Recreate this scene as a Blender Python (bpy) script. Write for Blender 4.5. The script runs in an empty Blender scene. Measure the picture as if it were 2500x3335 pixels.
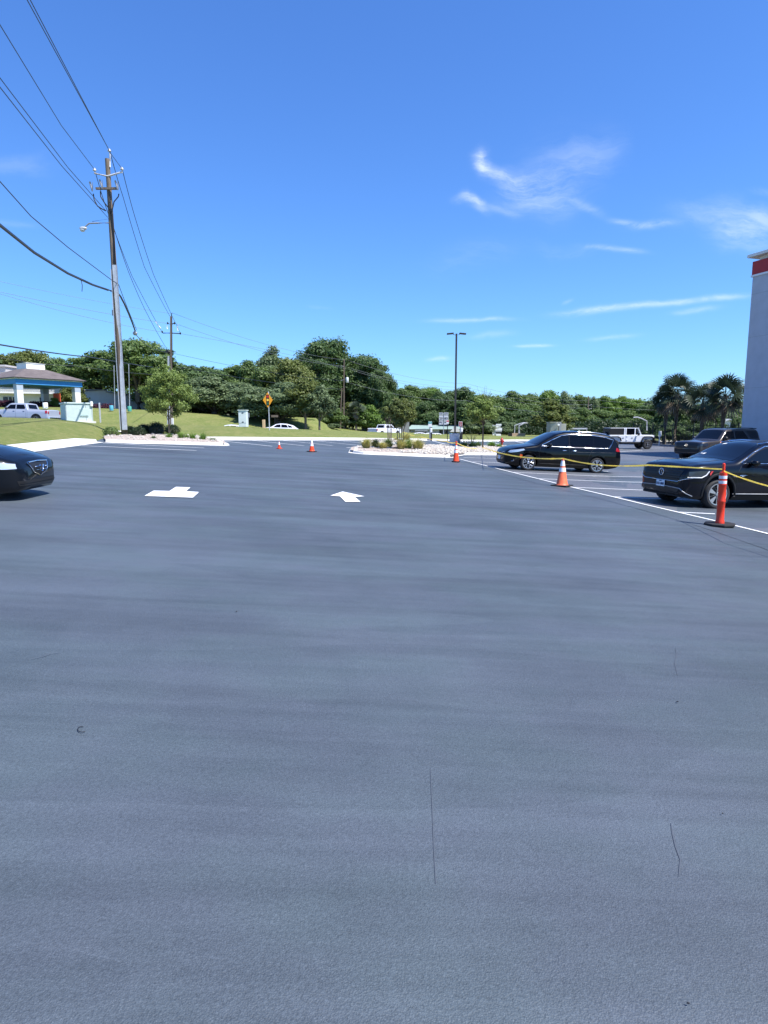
import bpy, bmesh, math, random
import numpy as np
from mathutils import Vector, Matrix
from mathutils.bvhtree import BVHTree
R = math.radians
S = bpy.context.scene
C = S.collection
# ---------------------------------------------------------------- camera
F = 2050.0; CAMZ = 1.74; PITCH = 0.1372
cam = bpy.data.cameras.new('camera'); camo = bpy.data.objects.new('camera', cam); C.objects.link(camo)
cam.sensor_fit = 'HORIZONTAL'; cam.sensor_width = 36; cam.lens = 36*F/2500; cam.clip_end = 3000; cam.clip_start = .05
camo.location = (0, 0, CAMZ); camo.rotation_euler = (math.pi/2-PITCH, 0, 0)
S.camera = camo
# ---------------------------------------------------------------- sun and exposure
SUN_EL, SUN_AZ = R(57), R(120)          # azimuth clockwise from +Y
sd = Vector((math.cos(SUN_EL)*math.sin(SUN_AZ), math.cos(SUN_EL)*math.cos(SUN_AZ), math.sin(SUN_EL)))
sl = bpy.data.lights.new('sun', 'SUN'); sl.energy = 4.6; sl.angle = R(.5); sl.color = (1, .96, .9)
so = bpy.data.objects.new('sun', sl); C.objects.link(so); so.rotation_euler = sd.to_track_quat('Z', 'Y').to_euler()
S.view_settings.view_transform = 'Standard'; S.view_settings.look = 'None'
S.view_settings.exposure = 0.8; S.view_settings.gamma = 1
S.render.engine = 'CYCLES'
# ---------------------------------------------------------------- pixel rays (photograph 2500 x 3335)
def ray(u, v):
    x = (u-1250)/F; y = (1667.5-v)/F
    return Vector((x, math.cos(PITCH)+y*math.sin(PITCH), -math.sin(PITCH)+y*math.cos(PITCH)))
def P(u, v, Y):
    d = ray(u, v); return Vector((0, 0, CAMZ)) + d*(Y/d.y)
def hx(x):
    return .052*x if x < 8 else .416+.2*(1-math.exp(-(x-8)/4))
def gz(x, y):
    x = max(x, -40)
    return -hx(x)+.0046*max(min(y, 90), -10)
def G(u, v, dz=0):
    d = ray(u, v); lo = 1.0; step = .25; t = lo
    while t < 400:
        p = d*t
        if CAMZ+p.z < gz(p.x, p.y): break
        t += step
    a, b = t-step, t
    for i in range(30):
        m = (a+b)/2; p = d*m
        if CAMZ+p.z < gz(p.x, p.y): b = m
        else: a = m
    p = d*a
    return Vector((p.x, p.y, gz(p.x, p.y)+dz))
# ---------------------------------------------------------------- world
W = bpy.data.worlds.new('World'); S.world = W; W.use_nodes = True
nt = W.node_tree; nt.nodes.clear()
def N(t, kind, **kw):
    n = t.nodes.new(kind)
    for k, v in kw.items(): setattr(n, k, v)
    return n
out = N(nt, 'ShaderNodeOutputWorld'); bg = N(nt, 'ShaderNodeBackground'); bg.inputs[1].default_value = .112
sky = N(nt, 'ShaderNodeTexSky', sky_type='NISHITA'); sky.sun_disc = False
sky.sun_elevation = SUN_EL; sky.sun_rotation = SUN_AZ
sky.altitude = 0; sky.air_density = 1.0; sky.dust_density = .15; sky.ozone_density = 3.0
L = nt.links
def mth(op, a, b=None, c=None, clamp=False):
    n = N(nt, 'ShaderNodeMath', operation=op); n.use_clamp = clamp
    for i, x in enumerate((a, b, c)):
        if x is None: continue
        if isinstance(x, (int, float)): n.inputs[i].default_value = x
        else: L.new(x, n.inputs[i])
    return n.outputs[0]
tc = N(nt, 'ShaderNodeTexCoord'); sx = N(nt, 'ShaderNodeSeparateXYZ'); L.new(tc.outputs['Generated'], sx.inputs[0])
yy = mth('MAXIMUM', sx.outputs[1], .05)
U = mth('DIVIDE', sx.outputs[0], yy); V = mth('DIVIDE', sx.outputs[2], yy)
cx = N(nt, 'ShaderNodeCombineXYZ'); L.new(U, cx.inputs[0]); L.new(V, cx.inputs[1])
nz = N(nt, 'ShaderNodeTexNoise'); nz.inputs['Scale'].default_value = 7; nz.inputs['Detail'].default_value = 7; L.new(cx.outputs[0], nz.inputs[0])
sn = N(nt, 'ShaderNodeSeparateXYZ'); L.new(nz.outputs['Color'], sn.inputs[0])
mpn = N(nt, 'ShaderNodeMapping'); mpn.inputs['Scale'].default_value = (7, 30, 1); mpn.inputs['Rotation'].default_value = (0, 0, R(-12)); 
vadd = N(nt, 'ShaderNodeVectorMath', operation='MULTIPLY_ADD'); L.new(nz.outputs['Color'], vadd.inputs[0]); vadd.inputs[1].default_value = (.09, .09, 0); L.new(cx.outputs[0], vadd.inputs[2])
L.new(vadd.outputs[0], mpn.inputs[0])
st = N(nt, 'ShaderNodeTexNoise'); st.inputs['Scale'].default_value = 1; st.inputs['Detail'].default_value = 10; st.inputs['Roughness'].default_value = .72; L.new(mpn.outputs[0], st.inputs[0])
streak = mth('MULTIPLY_ADD', st.outputs[0], 4.6, -1.75, clamp=True)
Ud = mth('MULTIPLY_ADD', sn.outputs[0], .12, mth('SUBTRACT', U, .06)); Vd = mth('MULTIPLY_ADD', sn.outputs[1], .09, mth('SUBTRACT', V, .045))
# wisps: (u0,v0,u1,v1, half-width px, strength, curvature)
wisps = [(1550,470,1590,555,24,.8,0),(1575,540,1760,580,24,.85,.8),(1480,632,1610,665,14,.85,0),(1600,670,1700,700,10,.35,0),
 (1690,600,1900,520,66,.36,0),(1640,590,1860,640,50,.40,0),(1850,560,2000,470,55,.26,0),(1840,640,1960,700,12,.32,0),(1990,720,2120,745,8,.6,0),(2040,742,2210,728,10,.5,0),
 (2200,720,2560,690,34,.33,0),(2330,760,2560,750,44,.62,0),(2400,700,2560,700,28,.35,0),(1900,800,2090,822,7,.55,0),(1750,790,1950,815,20,.14,0),
 (1400,850,1680,790,34,.13,0),(1405,1047,1670,1043,6,.62,0),(1820,1022,2120,992,9,.9,0),(2080,1000,2430,966,8,.75,0),(2190,1024,2340,1004,8,.38,0),
 (1830,987,1870,973,5,.4,0),(1670,1131,1790,1124,4.5,.6,0),(1920,1106,2080,1094,6,.4,0),(1530,1100,1670,1086,9,.22,0),(1390,1172,1470,1166,6,.45,0),
 (-100,530,160,540,24,.16,0),(-60,720,110,735,8,.2,0),(1000,1000,1090,1008,5,.1,0),(2440,620,2560,628,10,.25,0)]
tot = None
for (u0, v0, u1, v1, w, s, k) in wisps:
    a = ray(u0, v0); b = ray(u1, v1); A = (a.x/a.y, a.z/a.y); B = (b.x/b.y, b.z/b.y)
    mx, my = (A[0]+B[0])/2, (A[1]+B[1])/2; dx, dy = B[0]-A[0], B[1]-A[1]; ln = math.hypot(dx, dy); dx /= ln; dy /= ln
    hl = ln/2*1.05; hw_ = w/F*1.15
    pu = mth('SUBTRACT', Ud if w > 12 else mth('MULTIPLY_ADD', mth('SUBTRACT', Ud, U), .3, U), mx)
    pv = mth('SUBTRACT', Vd if w > 12 else mth('MULTIPLY_ADD', mth('SUBTRACT', Vd, V), .22, V), my)
    s_ = mth('ADD', mth('MULTIPLY', pu, dx/hl), mth('MULTIPLY', pv, dy/hl))
    d_ = mth('ADD', mth('MULTIPLY', pu, -dy/hw_), mth('MULTIPLY', pv, dx/hw_))
    s4 = mth('POWER', mth('ABSOLUTE', s_), 3.0)
    r2 = mth('ADD', s4, mth('MULTIPLY', d_, d_))
    e = mth('MULTIPLY', mth('EXPONENT', mth('MULTIPLY', r2, -1.3)), s)
    tot = e if tot is None else mth('MAXIMUM', tot, mth('MULTIPLY_ADD', e, .6, mth('MULTIPLY', tot, .75)))
cm = mth('MULTIPLY', tot, mth('MULTIPLY_ADD', streak, .85, .16))
front = mth('GREATER_THAN', sx.outputs[1], .06)
cm = mth('MULTIPLY', mth('MULTIPLY', cm, front), .85, clamp=True)
hs = N(nt, 'ShaderNodeHueSaturation'); hs.inputs['Hue'].default_value = .5; hs.inputs['Saturation'].default_value = 1.0; hs.inputs['Value'].default_value = 1.0
L.new(sky.outputs[0], hs.inputs['Color'])
mixc = N(nt, 'ShaderNodeMixRGB'); L.new(cm, mixc.inputs[0]); 
tint = N(nt, 'ShaderNodeVectorMath', operation='MULTIPLY'); tint.inputs[1].default_value = (.485, .815, 1.42); L.new(hs.outputs[0], tint.inputs[0])
den = N(nt, 'ShaderNodeVectorMath', operation='MULTIPLY_ADD'); den.inputs[1].default_value = (.02, .024, .03); den.inputs[2].default_value = (1, 1, 1); L.new(tint.outputs[0], den.inputs[0])
dv = N(nt, 'ShaderNodeVectorMath', operation='DIVIDE'); L.new(tint.outputs[0], dv.inputs[0]); L.new(den.outputs[0], dv.inputs[1])
L.new(dv.outputs[0], mixc.inputs[1]); mixc.inputs[2].default_value = (6.0, 6.6, 7.2, 1)
L.new(mixc.outputs[0], bg.inputs[0]); L.new(bg.outputs[0], out.inputs[0])
# ================================================================ library
def tag(o, label=None, cat=None, group=None, kind=None):
    if label: o['label'] = label
    if cat: o['category'] = cat
    if group: o['group'] = group
    if kind: o['kind'] = kind
    return o
def empty(name, loc=(0, 0, 0), rz=0, label=None, cat=None, group=None):
    o = bpy.data.objects.new(name, None); C.objects.link(o); o.location = loc; o.rotation_euler = (0, 0, rz); o.empty_display_size = .2
    return tag(o, label, cat, group)
def link(name, me, m=None, parent=None):
    me.name = name; o = bpy.data.objects.new(name, me); C.objects.link(o)
    if m is not None:
        if not isinstance(m, (list, tuple)): m = [m]
        me.materials.clear()
        for q in m: me.materials.append(q)
    if parent: o.parent = parent
    return o
def copy_tree(o, parent=None):
    c = o.copy(); C.objects.link(c); c.parent = parent
    for ch in list(o.children): copy_tree(ch, c)
    return c
def frame(d):
    d = Vector(d).normalized(); a = Vector((0, 0, 1)) if abs(d.z) < .95 else Vector((0, 1, 0))
    s = d.cross(a).normalized(); return d, s, s.cross(d)
class MB:
    def __init__(s): s.v = []; s.f = []; s.mi = []; s.cur = 0
    def add(s, vs, fs):
        b = len(s.v); s.v += [tuple(q) for q in vs]; s.f += [tuple(i+b for i in f) for f in fs]; s.mi += [s.cur]*len(fs); return s
    def box(s, c, size, rz=0, M=None, taper=1):
        x, y, z = [q/2 for q in size]; vs = []
        for k in (-1, 1):
            t = taper if k > 0 else 1
            for (i, j) in ((-1, -1), (1, -1), (1, 1), (-1, 1)):
                vs.append(Vector((i*x*t, j*y*t, k*z)))
        rot = M if M is not None else Matrix.Rotation(rz, 3, 'Z')
        vs = [rot @ q + Vector(c) for q in vs]
        return s.add(vs, [(3, 2, 1, 0), (4, 5, 6, 7), (0, 1, 5, 4), (1, 2, 6, 5), (2, 3, 7, 6), (3, 0, 4, 7)])
    def tube(s, pts, rad, n=8, cap=True):
        pts = [Vector(p) for p in pts]; rs = rad if isinstance(rad, (list, tuple)) else [rad]*len(pts); vs = []
        up = None
        for i, p in enumerate(pts):
            d = (pts[min(i+1, len(pts)-1)]-pts[max(i-1, 0)])
            d, a, b = frame(d)
            if up is not None:
                a = (up - d*up.dot(d)).normalized(); b = a.cross(d)*-1; b = d.cross(a)
            up = a
            for k in range(n):
                t = 2*math.pi*k/n; vs.append(p+(a*math.cos(t)+b*math.sin(t))*rs[i])
        fs = []
        for i in range(len(pts)-1):
            for k in range(n):
                fs.append((i*n+k, i*n+(k+1) % n, (i+1)*n+(k+1) % n, (i+1)*n+k))
        if cap: fs += [tuple(range(n))[::-1], tuple((len(pts)-1)*n+k for k in range(n))]
        return s.add(vs, fs)
    def lathe(s, prof, c=(0, 0, 0), axis='Z', n=24, M=None, cap=True):
        vs = []; fs = []
        for (r, z) in prof:
            for k in range(n):
                t = 2*math.pi*k/n; q = Vector((r*math.cos(t), r*math.sin(t), z))
                if axis == 'Y': q = Vector((q.x, q.z, -q.y)) if True else q
                if axis == 'X': q = Vector((q.z, q.x, q.y))
                if M is not None: q = M @ q
                vs.append(q+Vector(c))
        for i in range(len(prof)-1):
            for k in range(n): fs.append((i*n+k, i*n+(k+1) % n, (i+1)*n+(k+1) % n, (i+1)*n+k))
        if cap and prof[0][0] > 1e-4: fs.append(tuple(range(n))[::-1])
        if cap and prof[-1][0] > 1e-4: fs.append(tuple((len(prof)-1)*n+k for k in range(n)))
        return s.add(vs, fs)
    def prism(s, poly, h, M=None):       # polygon in XY extruded along Z by h, through matrix M
        n = len(poly); vs = [Vector((x, y, 0)) for x, y in poly]+[Vector((x, y, h)) for x, y in poly]
        if M is not None: vs = [M @ q for q in vs]
        return s.add(vs, [tuple(range(n))[::-1], tuple(range(n, 2*n))]+[(i, (i+1) % n, n+(i+1) % n, n+i) for i in range(n)])
    def quad(s, a, b, c, d): return s.add([a, b, c, d], [(0, 1, 2, 3)])
    def blob(s, c, r, seed=0, sub=2, rough=.15):
        bm = bmesh.new(); bmesh.ops.create_icosphere(bm, subdivisions=sub, radius=1); rg = random.Random(seed)
        ph = [rg.uniform(0, 6) for _ in range(6)]
        vs = []
        for v in bm.verts:
            q = v.co; k = 1+rough*(math.sin(q.x*3+ph[0])*math.sin(q.y*3+ph[1])+.6*math.sin(q.z*5+ph[2]+q.x*4))
            vs.append((c[0]+q.x*r[0]*k, c[1]+q.y*r[1]*k, c[2]+q.z*r[2]*k))
        fs = [tuple(v.index for v in f.verts) for f in bm.faces]; bm.free()
        return s.add(vs, fs)
    def mesh(s, name='m', smooth=None):
        me = bpy.data.meshes.new(name); me.from_pydata(s.v, [], s.f); me.update()
        bm = bmesh.new(); bm.from_mesh(me); bmesh.ops.recalc_face_normals(bm, faces=bm.faces) if smooth != 'raw' else None; bm.to_mesh(me); bm.free()
        if any(s.mi): me.polygons.foreach_set('material_index', s.mi)
        if smooth and smooth != 'raw':
            me.polygons.foreach_set('use_smooth', [True]*len(me.polygons)); me.set_sharp_from_angle(angle=R(smooth))
        return me
    def build(s, name, m, parent=None, smooth=None, bevel=0, **kw):
        o = link(name, s.mesh(name, smooth), m, parent)
        if bevel:
            md = o.modifiers.new('bevel', 'BEVEL'); md.width = bevel; md.segments = 2; md.limit_method = 'ANGLE'
        if kw: tag(o, **kw)
        return o
def text_mesh(body, size, m, parent, loc, rot, name='lettering', width=None, ext=.004):
    cu = bpy.data.curves.new('t', 'FONT'); cu.body = body; cu.size = size; cu.align_x = 'CENTER'; cu.align_y = 'CENTER'; cu.extrude = ext; cu.resolution_u = 3
    cu.offset = size*.012
    o = bpy.data.objects.new('t', cu); C.objects.link(o)
    dg = bpy.context.evaluated_depsgraph_get(); me = bpy.data.meshes.new_from_object(o.evaluated_get(dg))
    bpy.data.objects.remove(o)
    if width:
        xs = [v.co.x for v in me.vertices]; w = max(xs)-min(xs)
        for v in me.vertices: v.co.x *= width/w
    t = link(name, me, m, parent); t.location = loc; t.rotation_euler = rot
    return t
# ---------------------------------------------------------------- materials
def mat(name, col, rough=.6, metal=0, var=0, vs=3, bump=0, bs=40, coat=0, spec=.5, col2=None, detail=4, emit=0, obj=True, stretch=None):
    m = bpy.data.materials.new(name); m.use_nodes = True; t = m.node_tree; b = t.nodes['Principled BSDF']
    c = tuple(col)+(1,) if len(col) == 3 else col
    b.inputs['Base Color'].default_value = c; b.inputs['Roughness'].default_value = rough; b.inputs['Metallic'].default_value = metal
    b.inputs['Specular IOR Level'].default_value = spec
    if coat: b.inputs['Coat Weight'].default_value = coat; b.inputs['Coat Roughness'].default_value = .02
    tcn = N(t, 'ShaderNodeTexCoord'); src = tcn.outputs['Object']
    if stretch:
        mp = N(t, 'ShaderNodeMapping'); mp.inputs['Scale'].default_value = stretch; t.links.new(src, mp.inputs[0]); src = mp.outputs[0]
    if var or col2:
        n = N(t, 'ShaderNodeTexNoise'); n.inputs['Scale'].default_value = vs; n.inputs['Detail'].default_value = detail; n.inputs['Roughness'].default_value = .6; t.links.new(src, n.inputs[0])
        cr = N(t, 'ShaderNodeValToRGB'); t.links.new(n.outputs[0], cr.inputs[0])
        cr.color_ramp.elements[0].position = .35; cr.color_ramp.elements[1].position = .65
        if col2: cr.color_ramp.elements[0].color = c; cr.color_ramp.elements[1].color = tuple(col2)+(1,)
        else:
            cr.color_ramp.elements[0].color = tuple(q*(1-var) for q in c[:3])+(1,); cr.color_ramp.elements[1].color = tuple(min(1, q*(1+var)) for q in c[:3])+(1,)
        t.links.new(cr.outputs[0], b.inputs['Base Color'])
    if bump:
        n2 = N(t, 'ShaderNodeTexNoise'); n2.inputs['Scale'].default_value = bs; n2.inputs['Detail'].default_value = 5; t.links.new(src, n2.inputs[0])
        bp = N(t, 'ShaderNodeBump'); bp.inputs['Strength'].default_value = bump; bp.inputs['Distance'].default_value = .02
        t.links.new(n2.outputs[0], bp.inputs['Height']); t.links.new(bp.outputs[0], b.inputs['Normal'])
    return m
def leafmat(name, ca, cb, scale=.8, trans=.25, rough=.55):
    m = bpy.data.materials.new(name); m.use_nodes = True; t = m.node_tree; b = t.nodes['Principled BSDF']; lk = t.links
    b.inputs['Roughness'].default_value = rough; b.inputs['Specular IOR Level'].default_value = .35
    tcn = N(t, 'ShaderNodeTexCoord'); n = N(t, 'ShaderNodeTexNoise'); n.inputs['Scale'].default_value = scale; n.inputs['Detail'].default_value = 8; n.inputs['Roughness'].default_value = .75
    oi = N(t, 'ShaderNodeObjectInfo'); va = N(t, 'ShaderNodeVectorMath', operation='ADD'); lk.new(tcn.outputs['Object'], va.inputs[0])
    cb_ = N(t, 'ShaderNodeCombineXYZ'); mm = N(t, 'ShaderNodeMath', operation='MULTIPLY'); mm.inputs[1].default_value = 37; lk.new(oi.outputs['Random'], mm.inputs[0]); lk.new(mm.outputs[0], cb_.inputs[0]); lk.new(cb_.outputs[0], va.inputs[1])
    lk.new(va.outputs[0], n.inputs[0])
    cr = N(t, 'ShaderNodeValToRGB'); cr.color_ramp.elements[0].position = .32; cr.color_ramp.elements[1].position = .68
    cr.color_ramp.elements[0].color = ca+(1,); cr.color_ramp.elements[1].color = cb+(1,); lk.new(n.outputs[0], cr.inputs[0]); lk.new(cr.outputs[0], b.inputs['Base Color'])
    tr = N(t, 'ShaderNodeBsdfTranslucent'); hsv = N(t, 'ShaderNodeHueSaturation'); hsv.inputs['Value'].default_value = 1.5; hsv.inputs['Saturation'].default_value = 1.1; lk.new(cr.outputs[0], hsv.inputs['Color']); lk.new(hsv.outputs[0], tr.inputs[0])
    mx = N(t, 'ShaderNodeMixShader'); mx.inputs[0].default_value = trans; lk.new(b.outputs[0], mx.inputs[1]); lk.new(tr.outputs[0], mx.inputs[2]); lk.new(mx.outputs[0], t.nodes['Material Output'].inputs[0])
    return m
def asphalt(name, dark, light, tint, streak=True):
    m = bpy.data.materials.new(name); m.use_nodes = True; t = m.node_tree; b = t.nodes['Principled BSDF']; lk = t.links
    tcn = N(t, 'ShaderNodeTexCoord'); src = tcn.outputs['Object']
    def noise(sc, det, scale3=(1, 1, 1), rot=0, rough=.6, dist=0):
        mp = N(t, 'ShaderNodeMapping'); mp.inputs['Scale'].default_value = scale3; mp.inputs['Rotation'].default_value = (0, 0, rot); lk.new(src, mp.inputs[0])
        n = N(t, 'ShaderNodeTexNoise'); n.inputs['Scale'].default_value = sc; n.inputs['Detail'].default_value = det; n.inputs['Roughness'].default_value = rough; n.inputs['Distortion'].default_value = dist
        lk.new(mp.outputs[0], n.inputs[0]); return n.outputs[0]
    def mt(op, a, bb=0, cc=None, clamp=False):
        n = N(t, 'ShaderNodeMath', operation=op); n.use_clamp = clamp
        for i, x in enumerate((a, bb, cc)):
            if x is None: continue
            if isinstance(x, (int, float)): n.inputs[i].default_value = x
            else: lk.new(x, n.inputs[i])
        return n.outputs[0]
    s1 = noise(1, 4, (.13, 1.1, 1), R(-5), .6, .4)      # broad brush swathes across the lot
    s2 = noise(1, 5, (.5, 7, 1), R(-4), .65, .2)        # fine squeegee streaks
    s3 = noise(.35, 4)                                   # patches
    s4 = noise(80, 3, rough=.7); s5 = noise(260, 2)
    f = mt('MULTIPLY', s1, .5 if streak else .2); f = mt('MULTIPLY_ADD', s2, .22, f); f = mt('MULTIPLY_ADD', s3, .46 if streak else .5, f); f = mt('MULTIPLY_ADD', mt('SUBTRACT', noise(2.6, 6, (.7, 1, 1), 0, .7, .6), .5), .16, f); f = mt('MULTIPLY_ADD', s4, .10, f)
    lap = mt('FRACT', mt('MULTIPLY', noise(1, 2, (.05, .42, 1), R(-6), .5, .3), 9.0)); lapw = mt('MULTIPLY', mt('SUBTRACT', lap, .5), mt('MULTIPLY', noise(.5, 2), .085 if streak else .03)); f = mt('ADD', f, lapw)
    f = mt('MULTIPLY_ADD', f, 3.6, -1.72 if streak else -1.5, clamp=True)
    cr = N(t, 'ShaderNodeValToRGB'); cr.color_ramp.elements[0].color = dark+(1,); cr.color_ramp.elements[1].color = light+(1,); lk.new(f, cr.inputs[0])
    cr.color_ramp.elements[0].position = 0; cr.color_ramp.elements[1].position = 1
    vo = N(t, 'ShaderNodeTexVoronoi'); vo.inputs['Scale'].default_value = 150; lk.new(src, vo.inputs[0])
    sp = mt('LESS_THAN', vo.outputs['Distance'], .13); sepc = N(t, 'ShaderNodeSeparateColor'); lk.new(vo.outputs['Color'], sepc.inputs[0])
    sp = mt('MULTIPLY', mt('MULTIPLY', sp, mt('GREATER_THAN', sepc.outputs[0], .55)), .55)
    hu = N(t, 'ShaderNodeMixRGB', blend_type='MULTIPLY'); hu.inputs[0].default_value = 1; hr = N(t, 'ShaderNodeValToRGB'); lk.new(noise(.55, 3, (1, 1.6, 1)), hr.inputs[0])
    hr.color_ramp.elements[0].position = .42; hr.color_ramp.elements[1].position = .58; hr.color_ramp.elements[0].color = (.99, 1.0, 1.0, 1); hr.color_ramp.elements[1].color = (.95, 1.02, .97, 1)
    lk.new(cr.outputs[0], hu.inputs[1]); lk.new(hr.outputs[0], hu.inputs[2])
    mx = N(t, 'ShaderNodeMixRGB'); mx.inputs[2].default_value = tint+(1,); lk.new(sp, mx.inputs[0]); lk.new(hu.outputs[0], mx.inputs[1])
    gr = mt('MULTIPLY_ADD', s5, 1.1, .42); g2 = mt('MULTIPLY_ADD', s4, .9, .55); gm = mt('MULTIPLY', gr, g2)
    mul = N(t, 'ShaderNodeVectorMath', operation='SCALE'); lk.new(mx.outputs[0], mul.inputs[0]); lk.new(gm, mul.inputs['Scale']); lk.new(mul.outputs[0], b.inputs['Base Color'])
    rg = mt('MULTIPLY_ADD', s1, -.25, .72); lk.new(rg, b.inputs['Roughness'])
    b.inputs['Specular IOR Level'].default_value = .42
    h = mt('ADD', mt('MULTIPLY', s5, .6), mt('MULTIPLY', vo.outputs['Distance'], .8)); h = mt('MULTIPLY_ADD', s4, .8, h)
    bp = N(t, 'ShaderNodeBump'); bp.inputs['Strength'].default_value = .6; bp.inputs['Distance'].default_value = .004; lk.new(h, bp.inputs['Height']); lk.new(bp.outputs[0], b.inputs['Normal'])
    return m
M = {}
M['seal'] = asphalt('sealed asphalt', (.047, .058, .073), (.091, .108, .132), (.2, .22, .26))
M['old'] = asphalt('older asphalt', (.095, .099, .118), (.135, .139, .160), (.25, .25, .28), False)
M['road'] = asphalt('road asphalt', (.09, .09, .095), (.13, .13, .135), (.25, .25, .26), False)
M['concrete'] = mat('pale concrete', (.62, .61, .58), .85, var=.12, vs=2.5, bump=.3, bs=60)
M['paint'] = mat('white road paint', (.80, .81, .82), .6, var=.16, vs=22, bump=.15, bs=120)
M['hair'] = mat('hairline crack', (.066, .079, .100), .8)
M['crack'] = mat('crack tar', (.018, .02, .026), .6)
def grassmat():
    m = bpy.data.materials.new('grass'); m.use_nodes = True; t = m.node_tree; b = t.nodes['Principled BSDF']; lk = t.links
    tcn = N(t, 'ShaderNodeTexCoord')
    def nz(sc, d, r=.6):
        n = N(t, 'ShaderNodeTexNoise'); n.inputs['Scale'].default_value = sc; n.inputs['Detail'].default_value = d; n.inputs['Roughness'].default_value = r; lk.new(tcn.outputs['Object'], n.inputs[0]); return n.outputs[0]
    a = nz(.45, 6, .75); c = nz(3.2, 7, .8); e = nz(30, 3)
    cr = N(t, 'ShaderNodeValToRGB'); r = cr.color_ramp; r.elements[0].position = .3; r.elements[0].color = (.090, .135, .030, 1); r.elements[1].position = .72; r.elements[1].color = (.33, .29, .13, 1)
    q = r.elements.new(.5); q.color = (.17, .205, .060, 1)
    ad = N(t, 'ShaderNodeMath', operation='MULTIPLY_ADD'); ad.inputs[1].default_value = .7; lk.new(c, ad.inputs[0])
    m2 = N(t, 'ShaderNodeMath', operation='MULTIPLY'); m2.inputs[1].default_value = .36; lk.new(a, m2.inputs[0]); lk.new(m2.outputs[0], ad.inputs[2]); lk.new(ad.outputs[0], cr.inputs[0])
    lk.new(cr.outputs[0], b.inputs['Base Color']); b.inputs['Roughness'].default_value = .9; b.inputs['Specular IOR Level'].default_value = .1
    bp = N(t, 'ShaderNodeBump'); bp.inputs['Strength'].default_value = .9; bp.inputs['Distance'].default_value = .08; ad2 = N(t, 'ShaderNodeMath', operation='ADD'); lk.new(c, ad2.inputs[0]); lk.new(e, ad2.inputs[1]); lk.new(ad2.outputs[0], bp.inputs['Height']); lk.new(bp.outputs[0], b.inputs['Normal'])
    return m
M['grass'] = grassmat()
M['mulch'] = mat('river gravel bed', (.26, .19, .15), .95, col2=(.55, .48, .42), vs=14, bump=.8, bs=50)
M['stone'] = mat('river stone', (.33, .29, .24), .8, col2=(.62, .58, .52), vs=9)
M['leaf1'] = leafmat('oak leaf', (.050, .092, .022), (.165, .235, .068))
M['leaf2'] = leafmat('dark leaf', (.034, .068, .022), (.125, .190, .062))
M['leaf3'] = leafmat('fresh leaf', (.075, .140, .022), (.180, .270, .060))
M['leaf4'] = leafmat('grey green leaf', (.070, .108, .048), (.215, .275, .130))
M['leaf5'] = leafmat('olive leaf', (.075, .100, .022), (.200, .235, .070))
M['leaf6'] = leafmat('young oak leaf', (.085, .135, .025), (.270, .350, .100), 1.5)
M['bushshade'] = leafmat('dark shaded leaf', (.012, .026, .010), (.035, .065, .020), 2)  # young oak's shade over the clipped bushes is painted into this leaf colour
M['leafred'] = leafmat('purple leaf', (.05, .015, .03), (.10, .03, .05))
M['grassblade'] = leafmat('tan grass blade', (.22, .26, .06), (.58, .50, .22), 3)
M['lily'] = leafmat('lily leaf', (.09, .17, .03), (.20, .32, .06), 3)
M['bark'] = mat('bark', (.10, .085, .065), .95, var=.35, vs=5, bump=.7, bs=20)
M['palebark'] = mat('smooth pale bark', (.20, .16, .12), .9, var=.3, vs=6, bump=.3, bs=20)
M['white'] = mat('white paint', (.78, .78, .76), .55, var=.04, vs=2)
M['black'] = mat('black plastic', (.012, .012, .013), .5)
M['rubber'] = mat('rubber', (.015, .015, .015), .8, bump=.1, bs=60)
M['orange'] = mat('orange plastic', (.85, .07, .012), .45, var=.08, vs=8)
M['orangepale'] = mat('faded orange plastic', (.85, .16, .06), .5, var=.12, vs=9)
M['reflect'] = mat('white reflective band', (.82, .8, .8), .4, var=.08, vs=14)
M['grey'] = mat('grey metal', (.32, .33, .35), .45, .3)
M['galv'] = mat('galvanised steel', (.60, .60, .62), .45, .35, var=.15, vs=3)
M['chrome'] = mat('chrome', (.85, .86, .88), .08, 1)
M['wood'] = mat('weathered wood', (.17, .13, .095), .9, var=.3, vs=3, stretch=(6, 6, .5), bump=.4, bs=20)
M['palewood'] = mat('raw fence wood', (.55, .37, .2), .85, col2=(.66, .48, .3), vs=3, stretch=(6, 6, .3))
# ================================================================ terrain
KP = [(0,1488),(110,1472),(300,1446),(340,1428),(500,1421),(650,1425),(690,1433.5),(900,1434),(1200,1434),(1700,1436),(2000,1438),(2300,1440),(2600,1441)]
KPd = []
for (p_, q_) in zip(KP, KP[1:]):
    for i_ in range(6): KPd.append((p_[0]+(q_[0]-p_[0])*i_/6, p_[1]+(q_[1]-p_[1])*i_/6))
KPd.append(KP[-1]); KK = []
for (u, v) in KPd:
    g = G(u, v); KK.append((g.x/g.y, g.y))
CR = [(0,1359,46,.45),(175,1364,47,.45),(300,1375,49,.6),(500,1380,53,.8),(785,1389,60,1.0),(1000,1399,68,1.0),(1200,1406,78,.9),(1300,1410,84,.7),(1500,1417,92,.5),(1700,1422,98,.3),(2100,1425,105,.2),(2600,1425,105,.2)]
FA = [(0,95,1325),(250,95,1327),(450,97,1334),(560,97,1338),(700,98,1350),(850,100,1360),(960,102,1358),(1030,104,1362),(1080,108,1393),(1150,115,1400),(1400,130,1413),(1700,140,1416),(2600,150,1416)]
def tab(rows): return [( (lambda p: p.x/p.y)(P(r[0], 1400, 50)), ) + tuple(r[1:]) for r in rows]
CRt = [(a, Y, P(r[0], v, Y).z, dz) for r, (a, v, Y, dz) in zip(CR, tab(CR))]
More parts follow.
